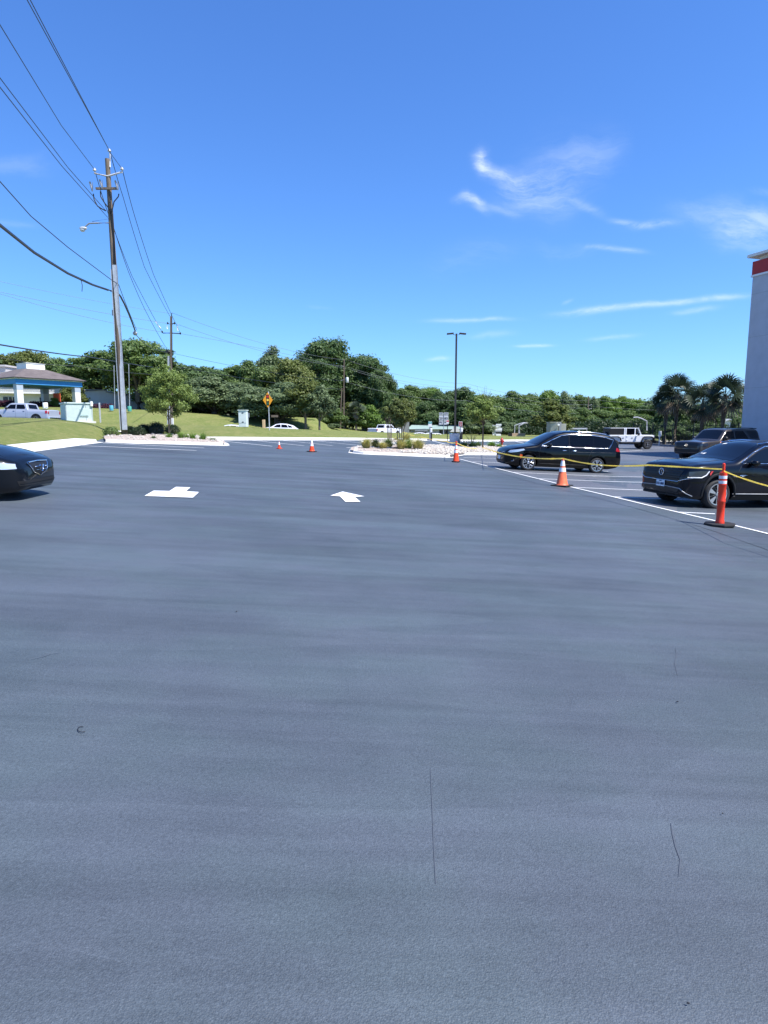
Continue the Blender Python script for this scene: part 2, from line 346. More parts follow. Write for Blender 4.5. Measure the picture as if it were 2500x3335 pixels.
FAt = [(a, Y, P(r[0], v, Y).z) for r, (a, Y, v) in zip(FA, tab(FA))]
def lerp(t, a, cols):
    if a <= t[0][0]: return t[0][1:]
    for p, q in zip(t, t[1:]):
        if a <= q[0]:
            k = (a-p[0])/(q[0]-p[0]); return tuple(p[i]+(q[i]-p[i])*k for i in range(1, len(p)))
    return t[-1][1:]
A0 = KK[0][0]
def prof(a):
    kY, = lerp(KK, a, 1); cY, cz, dz = lerp(CRt, a, 3); fY, fz = lerp(FAt, a, 2)
    if a < A0:
        s = A0/a; kY *= s; cY *= s; fY = max(fY*s, cY+22)
    return kY, cY, cz, cz-dz, fY, fz
def ss(t): t = max(0, min(1, t)); return t*t*(3-2*t)
def kmar(a): return 2.4 if a > -.36 else 2.4+min(1, (-.36-a)/.06)*1.3
def T(x, y):
    if y < .8: return gz(x, y)
    a = x/y; kY, cY, cz, rz, fY, fz = prof(a)
    if y <= kY: return gz(x, y)
    if y <= cY:
        kM = kmar(a)
        if y <= kY+kM: return gz(x, y)-.04
        t = (y-kY-kM)/(cY-kY-kM); zk = gz(a*(kY+kM), kY+kM)-.04; return zk+(cz-zk)*math.sin(t*math.pi/2)**.95
    if y <= cY+4: return cz+(rz-cz)*ss((y-cY)/4)
    if y <= cY+18: return rz
    if y <= fY: return rz+(fz-rz)*ss((y-cY-18)/(fY-cY-18))
    return fz+min((y-fY)*.006, 3)
def GT(u, v):
    d = ray(u, v); t = 12.0
    while t < 300:
        p = d*t
        if CAMZ+p.z < T(p.x, p.y): break
        t += .1
    p = d*t; return Vector((p.x, p.y, T(p.x, p.y)))
def obj_at(u, Y):
    p = P(u, 1400, Y); return Vector((p.x, Y, T(p.x, Y)))
# one ground sheet
avals = sorted(set([-9, -7, -5, -4, -3.2, -2.6, -2.1, -1.7, -1.4, -1.2, -1.0, -.9, -.8, -.7, -.65, 9, 6, 4, 3, 2.3, 1.8, 1.4, 1.1, .9, .8, .7]+[round(-.62+i*.0125, 4) for i in range(102)]))
rows = []
for a in avals:
    kY, cY, cz, rz, fY, fz = prof(a)
    ys = [.8]+[.8+(kY-.8)*t for t in (.15, .35, .6, .8, .93)]+[kY, kY+.02]+[kY+kmar(a)+(cY-kY-kmar(a))*i/9 for i in range(0, 9)]+[cY-.01]+[cY+4*i/5 for i in range(1, 6)]+[cY+9, cY+14, cY+18]
    if fY < cY+20: fY = cY+20
    ys += [cY+18+(fY-cY-18)*i/10 for i in range(1, 11)]+[fY+15, fY+50, fY+120, 400, 700, 1500]
    rows.append([(a*y, y, T(a*y, y)-(.09 if y <= kY else 0)) for y in ys])
mb = MB(); n = len(rows[0]); vs = [p for r in rows for p in r]; fs = []
for i in range(len(rows)-1):
    for j in range(n-1): fs.append((i*n+j, (i+1)*n+j, (i+1)*n+j+1, i*n+j+1))
mb.add(vs, fs)
mb.add([(-7.2, .8, gz(-7.2, .8)-.09), (7.2, .8, gz(7.2, .8)-.09), (200, .8, -.8), (200, -200, -.8), (-200, -200, -.8), (-200, .8, -.1)], [(0, 1, 2, 3, 4, 5)])
mb.build('ground', M['grass'], smooth=60, kind='structure')
# lot sheet
def sheet(name, m, xl, xr, y0, y1, ny, nx, dz):
    mb = MB(); vs = []; fs = []
    for j in range(ny+1):
        y = y0+(y1-y0)*(j/ny); a, b = xl(y), xr(y)
        for i in range(nx+1):
            x = a+(b-a)*i/nx; vs.append((x, y, gz(x, y)+dz))
    for j in range(ny):
        for i in range(nx): q = j*(nx+1)+i; fs.append((q, q+1, q+nx+2, q+nx+1))
    mb.add(vs, fs); return mb.build(name, m, smooth=60, kind='structure')
rows = []; mb = MB()
for a in avals:
    kY = prof(a)[0]+.9; rows.append([(a*y, y, gz(a*y, y)) for y in [.8+(kY-.8)*t for t in (0, .03, .08, .15, .25, .35, .5, .65, .8, .9, 1)]])
n = 11
mb.add([p for r in rows for p in r], [(i*n+j, (i+1)*n+j, (i+1)*n+j+1, i*n+j+1) for i in range(len(rows)-1) for j in range(n-1)])
mb.add([(-7.2, .8, gz(-7.2, .8)), (7.2, .8, gz(7.2, .8)), (7.2, -60, gz(7.2, -10)), (-7.2, -60, gz(-7.2, -10))], [(0, 1, 2, 3)])
mb.add([(7.2, .8, gz(7.2, .8)), (60, .8, gz(60, .8)), (60, -60, gz(60, -10)), (7.2, -60, gz(7.2, -10))], [(0, 1, 2, 3)])
mb.build('parking_lot', M['seal'], smooth=60, kind='structure')
SEAM = [G(u, v) for (u, v) in ((1478,1494),(1600,1532),(1750,1577),(1900,1613),(2100,1663),(2300,1722),(2500,1792),(2900,1960),(3400,2250))]
SEAM.reverse()
def seamx(y):
    if y < SEAM[0].y: return SEAM[0].x
    for p, q in zip(SEAM, SEAM[1:]):
        if y <= q.y: return p.x+(q.x-p.x)*(y-p.y)/(q.y-p.y)
    return SEAM[-1].x+(y-SEAM[-1].y)*.5
LN = [G(u, v) for (u, v) in ((1478,1491),(1500,1497),(1855,1586),(1998,1619.5),(2103,1645),(2352,1703),(2900,1838),(3400,2010))]; LN.reverse()
def linex(y):
    if y < LN[0].y: return LN[0].x
    for p, q in zip(LN, LN[1:]):
        if y <= q.y: return p.x+(q.x-p.x)*(y-p.y)/(q.y-p.y)
    return LN[-1].x+(y-LN[-1].y)*.5
sheet('older_pavement', M['old'], linex, lambda y: 60, -20, 73, 93, 24, .004)
def strip(name, pts, w, m, dz=.010, kind='structure', parent=None, wob=0, seed=1):
    rg = random.Random(seed); P_ = []
    for p, q in zip(pts, pts[1:]):
        k = max(1, int((q-p).length/.8))
        for i in range(k): P_.append(p+(q-p)*(i/k))
    P_.append(pts[-1]); vs = []; fs = []
    for i, p in enumerate(P_):
        d = P_[min(i+1, len(P_)-1)]-P_[max(i-1, 0)]; d.z = 0; d.normalize(); s = Vector((-d.y, d.x, 0))
        ww = w/2*(1+rg.uniform(-wob, wob)); o = s*rg.uniform(-1, 1)*w*wob*1.5
        for k in (-1, 1):
            q = p+o+s*k*ww; vs.append((q.x, q.y, gz(q.x, q.y)+dz))
    for i in range(len(P_)-1): fs.append((2*i, 2*i+1, 2*i+3, 2*i+2))
    mb = MB(); mb.add(vs, fs); o = mb.build(name, m, parent)
    if kind: tag(o, kind=kind)
    return o
def gpath(px): return [G(u, v) for u, v in px]
def gline(a, b, w=.10): strip('parking_line', gpath([a, b]), w, M['paint'], .012)
# stall lines beyond and along the left kerb
for a, b in [((268,1452.5),(640,1468)),((335,1444),(664,1459.5)),((700,1434.5),(886,1454)),((820,1434.5),(990,1452.5)),((920,1434.5),(1083,1452)),((1010,1434.5),(1168,1451)),((1095,1434.5),(1225,1448)),
             ((1128,1458.5),(1180,1457)),((1235,1441),(1365,1447)),((1408,1436.5),(1460,1449.5)),((1500,1436.5),(1536,1446.5)),((1590,1436.5),(1625,1447)),((1675,1437),(1720,1447)),((1780,1438),(1830,1448))]:
    gline(a, b, .13)
gline((1497,1496), (1855,1586), .085); gline((1855,1586), (1998,1619.5), .085); gline((1998,1619.5), (2103,1645), .085); gline((2103,1645), (2352,1703), .085); gline((2352,1703), (2900,1838), .085)
for a, b in [((1508,1490),(1800,1500)),((1540,1504.5),(1840,1515)),((1600,1521),(1980,1536)),((1668,1539),(2130,1555)),((1748,1560),(2200,1573)),((1868,1588.5),(2400,1603)),((2002,1619.5),(2600,1637)),((2212,1669.5),(2900,1690))]:
    gline(a, b, .10)
for a, b in [((1990,1473),(2090,1467)),((2090,1461),(2160,1459)),((2010,1464),(2060,1461))]: gline(a, b, .12)
def arrow(name, px):
    g = gpath(px); vs = [(p.x, p.y, p.z+.013) for p in g]; mb = MB(); mb.add(vs, [tuple(range(len(vs)))]); mb.build(name, M['paint'], kind='structure')
arrow('painted_arrow', [(470.4,1616.9),(500.5,1599.7),(551.8,1600.9),(572.9,1587.3),(619.7,1589.1),(605.2,1601.8),(647.7,1604.2),(628.1,1622.3)])
arrow('painted_arrow', [(1075.4,1615.6),(1115,1602.5),(1186,1618),(1154.3,1619.8),(1173.3,1635.8),(1124.4,1635.8),(1106.6,1618)])
# seams and cracks
sm = [Vector((seamx(y), y, 0)) for y in [3+i*.8 for i in range(36)]]
strip('pavement_seam', sm, .014, M['crack'], .006, wob=.3)
strip('pavement_seam', gpath([(1400,2500),(1408,2640),(1412,2760),(1418,2880)]), .003, M['hair'], .003, wob=.4)
strip('pavement_crack', gpath([(2197,2110),(2203,2130),(2196,2160),(2205,2200)]), .004, M['hair'], .003, wob=.6)
strip('pavement_crack', gpath([(2180,2680),(2192,2715),(2200,2760),(2212,2800),(2214,2860)]), .005, M['hair'], .003, wob=.9)
for k, (u, v, lab) in enumerate([(770, 1995, 'tiny dark fleck alone left of the photo middle'), (2205, 2290, 'tiny dark fleck below the small upper crack'), (2352, 2655, 'tiny dark fleck right of the branching crack'), (2240, 3277, 'tiny dark fleck near the right bottom corner')]):
    p = G(u, v, .012); mb = MB(); r = .005 if v > 2500 else .010
    mb.blob((0, 0, 0), (r, r*.6, .004), k, 1, .3); o = mb.build('asphalt_crumb', M['crack'], label=lab, cat='debris', group='dark flecks scattered on the asphalt'); o.location = p
# curled twig
pts = []
for i in range(15):
    t = i/14*4.2+1.2; q = G(266+13*math.cos(t)*(1 if i < 12 else 1.4), 2379-9*math.sin(t)); pts.append((q.x, q.y, q.z+.008))
mb = MB(); mb.tube(pts, .0022, 6); mb.build('curled_twig', M['crack'], label='small dark curled twig lying alone on the asphalt at left', cat='twig')
# light scuff
strip('tyre_scuff', gpath([(90,2153),(140,2141),(165,2132),(192,2128)]), .004, M['old'], .010, wob=.8)
# kerbs
def kerb(name, px=None, pts=None, side=1, w=.16, h=.14, gut=.32, closed=False):
    pts = pts or gpath(px); Q = []
    for p, q in zip(pts, pts[1:]):
        k = max(1, int((q-p).length/1.2))
        for i in range(k): Q.append(p+(q-p)*(i/k))
    Q.append(pts[-1]); vs = []; fs = []
    prof_ = [(0, .008), (gut, .022), (gut+.025, h-.02), (gut+.05, h), (gut+w+.03, h), (gut+w+.05, -.06)]
    for i, p in enumerate(Q):
        d = Q[min(i+1, len(Q)-1)]-Q[max(i-1, 0)]; d.z = 0; d.normalize(); s = Vector((-d.y, d.x, 0))*side
        for (o, z) in prof_:
            q = p+s*o; vs.append((q.x, q.y, gz(q.x, q.y)+z))
    n = len(prof_)
    for i in range(len(Q)-1):
        for j in range(n-1): fs.append((i*n+j, i*n+j+1, (i+1)*n+j+1, (i+1)*n+j))
    for e in (0, len(Q)-1): fs.append(tuple(e*n+j for j in range(n)))
    mb = MB(); mb.add(vs, fs); return mb.build(name, M['concrete'], smooth=40, kind='structure')
KW = gpath([(-700,1650),(-300,1540),(0,1488),(110,1472),(300,1446),(339,1441)])
kerb('kerb', pts=KW, side=1, gut=.35, w=1.0)
NOSE = gpath([(339,1441),(430,1445),(556,1447.5),(680,1451),(735,1452.5),(748,1451),(742,1444),(722,1437),(700,1435)])
kerb('kerb', pts=NOSE, side=1, gut=.3, w=.2)
kerb('kerb', pts=gpath([(677,1434.5),(900,1434.5),(1200,1434.5),(1450,1436),(1700,1437),(2000,1439),(2300,1441),(2700,1442)]), side=1, gut=.5, w=1.0, h=.16)
# island beds
def bed(name, px, dz, m):
    g = gpath(px); mb = MB(); vs = [(p.x, p.y, p.z+dz) for p in g]
    c = sum(g, Vector())/len(g); vs.append((c.x, c.y, c.z+dz+.05)); n = len(g)
    mb.add(vs, [(i, (i+1) % n, n) for i in range(n)]); return mb.build(name, m, smooth=80, kind='structure')
BEDA = [(343,1439.5),(430,1443.8),(556,1446.3),(680,1449.8),(735,1451),(728,1441),(690,1432),(640,1424.5),(500,1420),(350,1423),(338,1430)]
bed('planting_bed', BEDA, .13, M['mulch'])
BEDB = [(1141,1473),(1180,1478.4),(1300,1483.4),(1400,1487.4),(1474,1490),(1490,1484.5),(1520,1481),(1605,1481.4),(1720,1482.4),(1720,1458),(1600,1456),(1480,1454),(1300,1454),(1182,1456),(1144,1463)]
BEDD = [(1375,1456),(1350,1474),(1300,1479),(1300,1483.4),(1400,1487.4),(1474,1490),(1490,1484.5),(1520,1481),(1605,1481.4),(1720,1482.4),(1720,1458),(1480,1454)]
bed('planting_bed', BEDB, .13, M['mulch'])
kerb('kerb', pts=gpath([(1180,1455),(1140,1462),(1134,1475),(1180,1480),(1300,1485),(1400,1489),(1476,1491.5),(1490,1486),(1520,1482.5),(1605,1483),(1720,1484)])[::-1], side=-1, gut=.25, w=.18)
BEDC = [(1190,1441.5),(1280,1444.6),(1350,1446.2),(1352,1439),(1290,1436),(1210,1437)]
bed('planting_bed', BEDC, .13, M['mulch'])
kerb('kerb', pts=gpath([(1180,1442),(1280,1445.5),(1352,1447.5),(1366,1445),(1362,1440),(1340,1438)]), side=1, gut=.2, w=.2)
def inpoly(x, y, g):
    c = False; n = len(g)
    for i in range(n):
        a, b = g[i], g[i-1]
        if (a.y > y) != (b.y > y) and x < (b.x-a.x)*(y-a.y)/(b.y-a.y)+a.x: c = not c
    return c
def stones(name, px, n, r0, r1, seed, region=None):
    g = gpath(px); rg = random.Random(seed); mb = MB(); xs = [p.x for p in g]; ys = [p.y for p in g]; k = 0
    while k < n:
        x = rg.uniform(min(xs), max(xs)); y = rg.uniform(min(ys), max(ys))
        if not inpoly(x, y, g): continue
        k += 1; r = rg.uniform(r0, r1); t = rg.uniform(0, 3.14); z = gz(x, y)+.15+r*.15; vs = []
        for (a, b, c) in ((1, 0, 0), (0, 1, 0), (-1, 0, 0), (0, -1, 0), (.55, .55, .55), (-.55, .55, .5), (-.55, -.5, .6), (.5, -.55, .5)):
            a *= r*1.25; b *= r*.85; vs.append((x+a*math.cos(t)-b*math.sin(t), y+a*math.sin(t)+b*math.cos(t), z+c*r*.9))
        mb.add(vs, [(0, 1, 4), (1, 5, 4), (1, 2, 5), (2, 6, 5), (2, 3, 6), (3, 7, 6), (3, 0, 7), (0, 4, 7), (4, 5, 6, 7)])
    o = mb.build(name, M['stone']); return tag(o, kind='stuff')
tag(stones('river_stones', BEDA, 260, .04, .09, 1), 'pale river stones covering the round shrub bed', 'gravel')
tag(stones('river_stones', BEDD, 3000, .05, .12, 2), 'white river stones covering the island around the lamp base', 'gravel')
tag(stones('river_stones', BEDB, 500, .05, .10, 8), 'scattered stones among the grass clumps on the lamp island', 'gravel')
tag(stones('river_stones', BEDC, 250, .06, .14, 3), 'brownish stones in the far narrow island', 'gravel')
# road behind the bank
vs = []; fs = []
aa = [x for x in avals if -4 < x < 1.5]
for a in aa:
    kY, cY, cz, rz, fY, fz = prof(a)
    for y in (cY+4.3, cY+9, cY+13, cY+17.8): vs.append((a*y, y, rz+.03))
for i in range(len(aa)-1):
    for j in range(3): fs.append((i*4+j, (i+1)*4+j, (i+1)*4+j+1, i*4+j+1))
mb = MB(); mb.add(vs, fs); mb.build('road', M['road'], smooth=60, kind='structure')
def place(root, x, y, head, dz=0, z=None):
    """put a vehicle on the ground, following its slope"""
    f = Vector((math.cos(head), math.sin(head), 0)); s = Vector((-f.y, f.x, 0))
    h = lambda p: T(p.x, p.y)
    c = Vector((x, y, 0)); zf = (h(c+f*1.3)-h(c-f*1.3))/2.6; zs = (h(c+s*.7)-h(c-s*.7))/1.4
    F_ = (f+Vector((0, 0, zf))).normalized(); S_ = (s+Vector((0, 0, zs))).normalized(); Z_ = F_.cross(S_).normalized(); S_ = Z_.cross(F_)
    m = Matrix((F_, S_, Z_)).transposed(); root.rotation_euler = m.to_euler(); root.location = (x, y, (h(c) if z is None else z)+dz)
# ================================================================ vegetation
def leaf_mesh(name, lobes, n, size, seed, shell=.55, elong=1.5):
    rg = np.random.default_rng(seed); Lb = np.array(lobes, float); w = Lb[:, 3]**2; w /= w.sum()
    k = rg.choice(len(Lb), n, p=w); d = rg.normal(size=(n, 3)); d[:, 2] += .15; d /= np.linalg.norm(d, axis=1)[:, None]
    r = 1-(1-shell)*rg.random(n)**1.4; r *= 1+.16*rg.normal(size=n)
    c = Lb[k, :3]+d*np.stack([Lb[k, 3]*r, Lb[k, 3]*r, Lb[k, 4]*r], 1)
    nrm = d+rg.normal(size=(n, 3))*.55; nrm[:, 2] += .35; nrm /= np.linalg.norm(nrm, axis=1)[:, None]
    t = np.cross(nrm, rg.normal(size=(n, 3))); t /= np.linalg.norm(t, axis=1)[:, None]; b = np.cross(nrm, t)
    s = size*(.55+.9*rg.random(n))[:, None]
    v = np.stack([c-t*s*.5*elong, c+b*s*.42+nrm*s*.08, c+t*s*.5*elong-nrm*s*.05, c-b*s*.42+nrm*s*.08], 1).reshape(-1, 3)
    me = bpy.data.meshes.new(name); me.vertices.add(4*n); me.vertices.foreach_set('co', v.ravel())
    me.loops.add(4*n); me.loops.foreach_set('vertex_index', np.arange(4*n)); me.polygons.add(n)
    me.polygons.foreach_set('loop_start', np.arange(n)*4); me.polygons.foreach_set('loop_total', np.full(n, 4)); me.update(); me.validate()
    return me
def crown_lobes(seed, rx, rz, zc, n=22, lr=.38, irregular=.25, top=0):
    rg = random.Random(seed); Lb = []
    for i in range(n):
        t = rg.uniform(0, 2*math.pi); ph = math.acos(rg.uniform(-.75, 1)); q = rg.uniform(.45, .78)
        x = rx*q*math.sin(ph)*math.cos(t); y = rx*q*math.sin(ph)*math.sin(t); z = zc+rz*q*math.cos(ph)
        r = rx*lr*rg.uniform(.6, 1.15)*(1+irregular*rg.uniform(-1, 1)); Lb.append((x, y, z, r, r*rg.uniform(.6, .85)*max(.75, min(1.2, rz/rx))))
    Lb.append((0, 0, zc, rx*.55, rz*.55))
    for i in range(top+1 if top else 0): Lb.append((rg.uniform(-.12, .12)*rx, rg.uniform(-.12, .12)*rx, zc+rz*(.55+.16*i), rx*(.42-.09*i), rx*(.40-.07*i)))
    return Lb
def trunk_mesh(lobes, h0, r, seed, nl=9, lean=0):
    rg = random.Random(seed); mb = MB(); zc = max(l[2] for l in lobes)*.6
    mb.tube([(0, 0, -.3), (lean*.2, 0, h0*.4), (lean*.6, .05*r, h0), (lean, 0, zc)], [r*1.5, r, r*.85, r*.35], 9)
    for l in rg.sample(lobes, min(nl, len(lobes))):
        s = Vector((lean*.6, 0, h0*rg.uniform(.85, 1.15))); e = Vector(l[:3])*.92; m = (s+e)/2+Vector((0, 0, -.1*(e-s).length))
        mb.tube([s, m, e], [r*.5, r*.3, r*.12], 6)
    return mb.mesh(smooth=60)
PROTO = {}
def proto(key, seed, rx, rz, h0, n, leaf, r, nl=22, lr=.38, shell=.55, top=0, elong=1.5, lean=0):
    lb = crown_lobes(seed, rx, rz, h0+rz*.85, nl, lr, top=top); lm = leaf_mesh(key, lb, n, leaf, seed, shell, elong); co = np.empty(len(lm.vertices)*3); lm.vertices.foreach_get('co', co); co = co.reshape(-1, 3)
    PROTO[key] = (lm, trunk_mesh(lb, h0, r, seed, lean=lean), float(np.percentile(co[:, 2], 99.8)), float(np.percentile(np.abs(co[:, 0]), 98.5)))
proto('oak_a', 1, 5.0, 5.4, .7, 34000, .24, .32, 46, .27, .3)
proto('oak_b', 2, 5.2, 4.6, .5, 34000, .25, .36, 48, .27, .3)
proto('oak_c', 3, 4.6, 6.4, .9, 34000, .23, .30, 52, .26, .3)
proto('tall_a', 4, 3.6, 6.4, 1.0, 22000, .22, .24, 44, .28, .3, top=2)
proto('pine_a', 5, 3.6, 5.4, 3.0, 15000, .22, .2, 26, .30, .3, elong=2.2)
proto('bush_a', 6, 2.4, 1.9, .15, 11000, .17, .10, 24, .36, .3)
proto('slim_a', 8, 3.0, 3.9, 3.0, 12000, .20, .16, 36, .26, .2, top=2)
proto('oak_h', 9, 5.2, 4.4, 3.2, 30000, .24, .34, 44, .27, .25)
proto('light_a', 7, 3.2, 4.2, 1.0, 14000, .20, .14, 36, .26, .2, top=3)
UD = {}
def tree(key, u, vtop, Y, m, label, width=None, vbase=None, rz=None, bark='bark', name='broadleaf_tree', cat='tree', group=None):
    """a tree standing on the terrain at depth Y whose crown top reaches the height seen at pixel row vtop"""
    p = obj_at(u, Y); top = P(u, vtop, Y).z; lm, tm, H, Rr = PROTO[key]
    h = top-p.z; sz = h/H; sx_ = (width*Y/F/2/Rr) if width else sz
    root = empty(name, p, (random.Random(int(u)*7+int(Y)).uniform(0, 6.28) if rz is None else rz), label, cat, group)
    c = bpy.data.objects.new('crown', lm); C.objects.link(c); c.parent = root; c.scale = (sx_, sx_, sz)
    t = bpy.data.objects.new('trunk', tm); C.objects.link(t); t.parent = root; t.scale = (sx_, sx_, sz)
    if not lm.materials: lm.materials.append(None)
    if not tm.materials: tm.materials.append(None)
    for o, mm in ((c, M[m]), (t, M[bark])): o.material_slots[0].link = 'OBJECT'; o.material_slots[0].material = mm
    return root
gb = 'big trees along the far side of the road'
# left: behind the canopy building
tree('oak_b', -60, 1150, 135, 'leaf2', 'dark tree behind the low roof at the left picture edge', 210, group=gb)
tree('pine_a', 45, 1150, 140, 'leaf5', 'thin topped pine rising behind the white roof box, left of the two', 110, group=gb, name='pine_tree')
tree('pine_a', 130, 1143, 138, 'leaf5', 'thin topped pine directly behind the white roof box', 130, group=gb, name='pine_tree')
tree('oak_b', 195, 1172, 130, 'leaf1', 'rounded tree just right of the white roof box', 150, group=gb)
tree('oak_a', 265, 1185, 122, 'leaf1', 'bushy tree above the eave at the right end of the canopy', 150, group=gb)
tree('oak_h', 335, 1150, 112, 'leaf1', 'spreading oak with open branches left of the tall steel jacketed pole', 190, group=gb)
tree('oak_h', 455, 1106, 104, 'leaf1', 'tallest oak right of the steel jacketed pole with a dark trunk', 215, group=gb)
tree('oak_b', 525, 1190, 108, 'leaf2', 'dark oak filling in behind the young oak', 150, group=gb)
tree('oak_a', 610, 1190, 118, 'leaf2', 'dark tree just right of the brown crossarm pole', 170, group=gb)
tree('oak_b', 690, 1198, 112, 'leaf2', 'dark round tree left of the pointed pale tree', 190, group=gb)
tree('oak_a', 760, 1196, 116, 'leaf1', 'mid green tree at the foot of the pointed pale tree', 170, group=gb)
tree('tall_a', 885, 1132, 116, 'leaf4', 'pointed pale green tree with a feathery tip', 130, group=gb)
tree('oak_b', 830, 1180, 112, 'leaf1', 'round tree left under the pointed pale tree', 150, group=gb)
tree('oak_a', 950, 1172, 108, 'leaf5', 'brownish green tree between the pointed tree and the tallest dark tree', 150, group=gb)
tree('oak_c', 1062, 1104, 124, 'leaf2', 'tallest dark oak with a rounded top left of the grey pole', 165, group=gb)
tree('oak_c', 1015, 1160, 120, 'leaf2', 'dark oak shoulder left of the tallest dark oak', 130, group=gb)
tree('oak_c', 1185, 1158, 126, 'leaf2', 'big dark oak right of the grey pole', 165, group=gb)
tree('oak_a', 1240, 1205, 120, 'leaf2', 'dark oak falling away to the right of the big dark pair', 90, group=gb)
tree('oak_c', 1125, 1175, 128, 'leaf1', 'dark tree directly behind the grey pole', 120, group=gb)
# front row beyond the road
tree('oak_b', 700, 1232, 100, 'leaf4', 'wide grey green tree low behind the white cabinet', 220, group=gb)
tree('oak_a', 600, 1245, 104, 'leaf2', 'low dark tree right behind the young oak', 150, group=gb)
tree('oak_b', 905, 1250, 93, 'leaf4', 'grey green oak behind the yellow signal sign', 230, group=gb)
tree('oak_a', 830, 1262, 96, 'leaf4', 'grey green oak left of the yellow signal sign', 160, group=gb)
tree('slim_a', 995, 1238, 90, 'leaf5', 'speckled light green tree on a slim leaning trunk, left of the two', 125, bark='palebark', group=gb)
tree('slim_a', 1040, 1258, 89, 'leaf4', 'speckled light green tree on a slim leaning trunk, right of the two', 105, bark='palebark', group=gb)
for i, (u, vt, Y, w, m, lab) in enumerate([(1085,1330,110,80,'leaf1','low bush left of the short leaning pole'),(1150,1312,116,90,'leaf5','yellow green bush behind the two grey poles'),(1195,1320,114,90,'leaf3','fresh green shrub left of the white pickup roof'),
   (1235,1335,118,80,'leaf1','shrub above the white pickup cab'),(1110,1355,112,60,'leaf4','low grey shrub at the foot of the grey poles'),(1180,1350,113,60,'leaf1','low dark shrub left of the white pickup bed'),(742,1352,98,70,'leaf3','small yellow shrub left of the white cabinet'),
   (690,1352,100,60,'leaf2','dark shrub in shade left of the white cabinet'),(1000,1372,100,40,'leaf1','small round shrub on the bank between slim trunks'),(1085,1380,104,50,'leaf4','pale scrub right of the slim trunks')]):
    tree('bush_a', u, vt, Y, m, lab, w, group='shrubs beyond the road', name='shrub', cat='shrub')
# middle and right far wood
far = [(1290,1272,150,'leaf1','oak_b',110,'tree in the gap right of the dark oak group'),(1345,1258,148,'leaf1','oak_a',115,'broad tree left above the low shop roof'),(1400,1262,150,'leaf3','oak_c',100,'fresh green tree above the middle of the low shop'),
 (1435,1277,142,'leaf2','oak_b',90,'dark tree above the right end of the low shop'),(1495,1265,146,'leaf2','oak_a',120,'dark tree right behind the parking lot lamp post'),(1300,1300,140,'leaf2','oak_b',110,'low dark tree behind the crape myrtles'),
 (1380,1310,138,'leaf2','oak_b',120,'dark low tree right above the shop roof ridge'),(1500,1310,135,'leaf2','oak_a',110,'dark low tree behind the red sign'),(1560,1290,140,'leaf1','oak_a',110,'tree behind the young oak with a bare tip'),
 (1650,1277,165,'leaf1','oak_b',120,'round tree right of the bare tipped oak'),(1715,1285,170,'leaf1','oak_a',110,'tree left behind the feathery mid tree'),(1775,1276,175,'leaf3','oak_b',120,'bright topped tree above the beige tank'),
 (1838,1277,172,'leaf4','tall_a',75,'pointed grey green tree above the beige tank'),(1885,1288,175,'leaf1','oak_a',90,'tree left of the distant slim pole'),(1620,1330,140,'leaf2','oak_b',120,'dark low tree behind the white roadside sign'),
 (1700,1335,145,'leaf2','oak_b',120,'dark low tree behind the traffic signal mast'),(1925,1296,170,'leaf4','light_a',80,'pale tree behind the distant slim pole'),(1960,1293,190,'leaf3','oak_a',100,'light green tree above the white off-roader, left of the three'),
 (2010,1294,195,'leaf3','oak_b',100,'light green tree above the white off-roader, middle of the three'),(2065,1302,190,'leaf3','oak_a',100,'light green tree above the white off-roader, right of the three'),(2120,1308,160,'leaf2','oak_b',110,'dark tree left of the palms'),
 (1880,1330,150,'leaf1','oak_b',110,'low tree right of the beige tank'),(1950,1335,160,'leaf1','oak_a',120,'low tree behind the roof of the white off-roader'),(2040,1340,150,'leaf1','oak_b',120,'low tree behind the bonnet of the white off-roader'),(1800,1340,150,'leaf2','oak_a',110,'low dark tree behind the beige tank')]
for (u, vt, Y, m, k, w, lab) in far: tree(k, u, vt, Y, m, lab, w, group='trees of the far wood')
tree('light_a', 1792, 1300, 110, 'leaf5', 'feathery mid distance tree rising behind the beige tank', 130, group='trees of the far wood')
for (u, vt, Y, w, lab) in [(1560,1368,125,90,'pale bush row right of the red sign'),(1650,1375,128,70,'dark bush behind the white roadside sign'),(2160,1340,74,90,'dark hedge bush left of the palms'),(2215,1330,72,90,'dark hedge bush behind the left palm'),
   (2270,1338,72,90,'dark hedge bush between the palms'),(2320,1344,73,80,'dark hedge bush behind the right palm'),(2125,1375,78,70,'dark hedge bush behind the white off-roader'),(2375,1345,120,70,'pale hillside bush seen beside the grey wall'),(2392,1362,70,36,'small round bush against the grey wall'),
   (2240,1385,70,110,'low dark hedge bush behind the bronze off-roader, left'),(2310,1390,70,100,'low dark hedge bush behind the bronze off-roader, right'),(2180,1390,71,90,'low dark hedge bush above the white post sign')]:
    tree('bush_a', u, vt, Y, 'leaf2' if Y < 100 else 'leaf4', lab, w, group='hedge bushes behind the lot', name='hedge_bush', cat='bush')
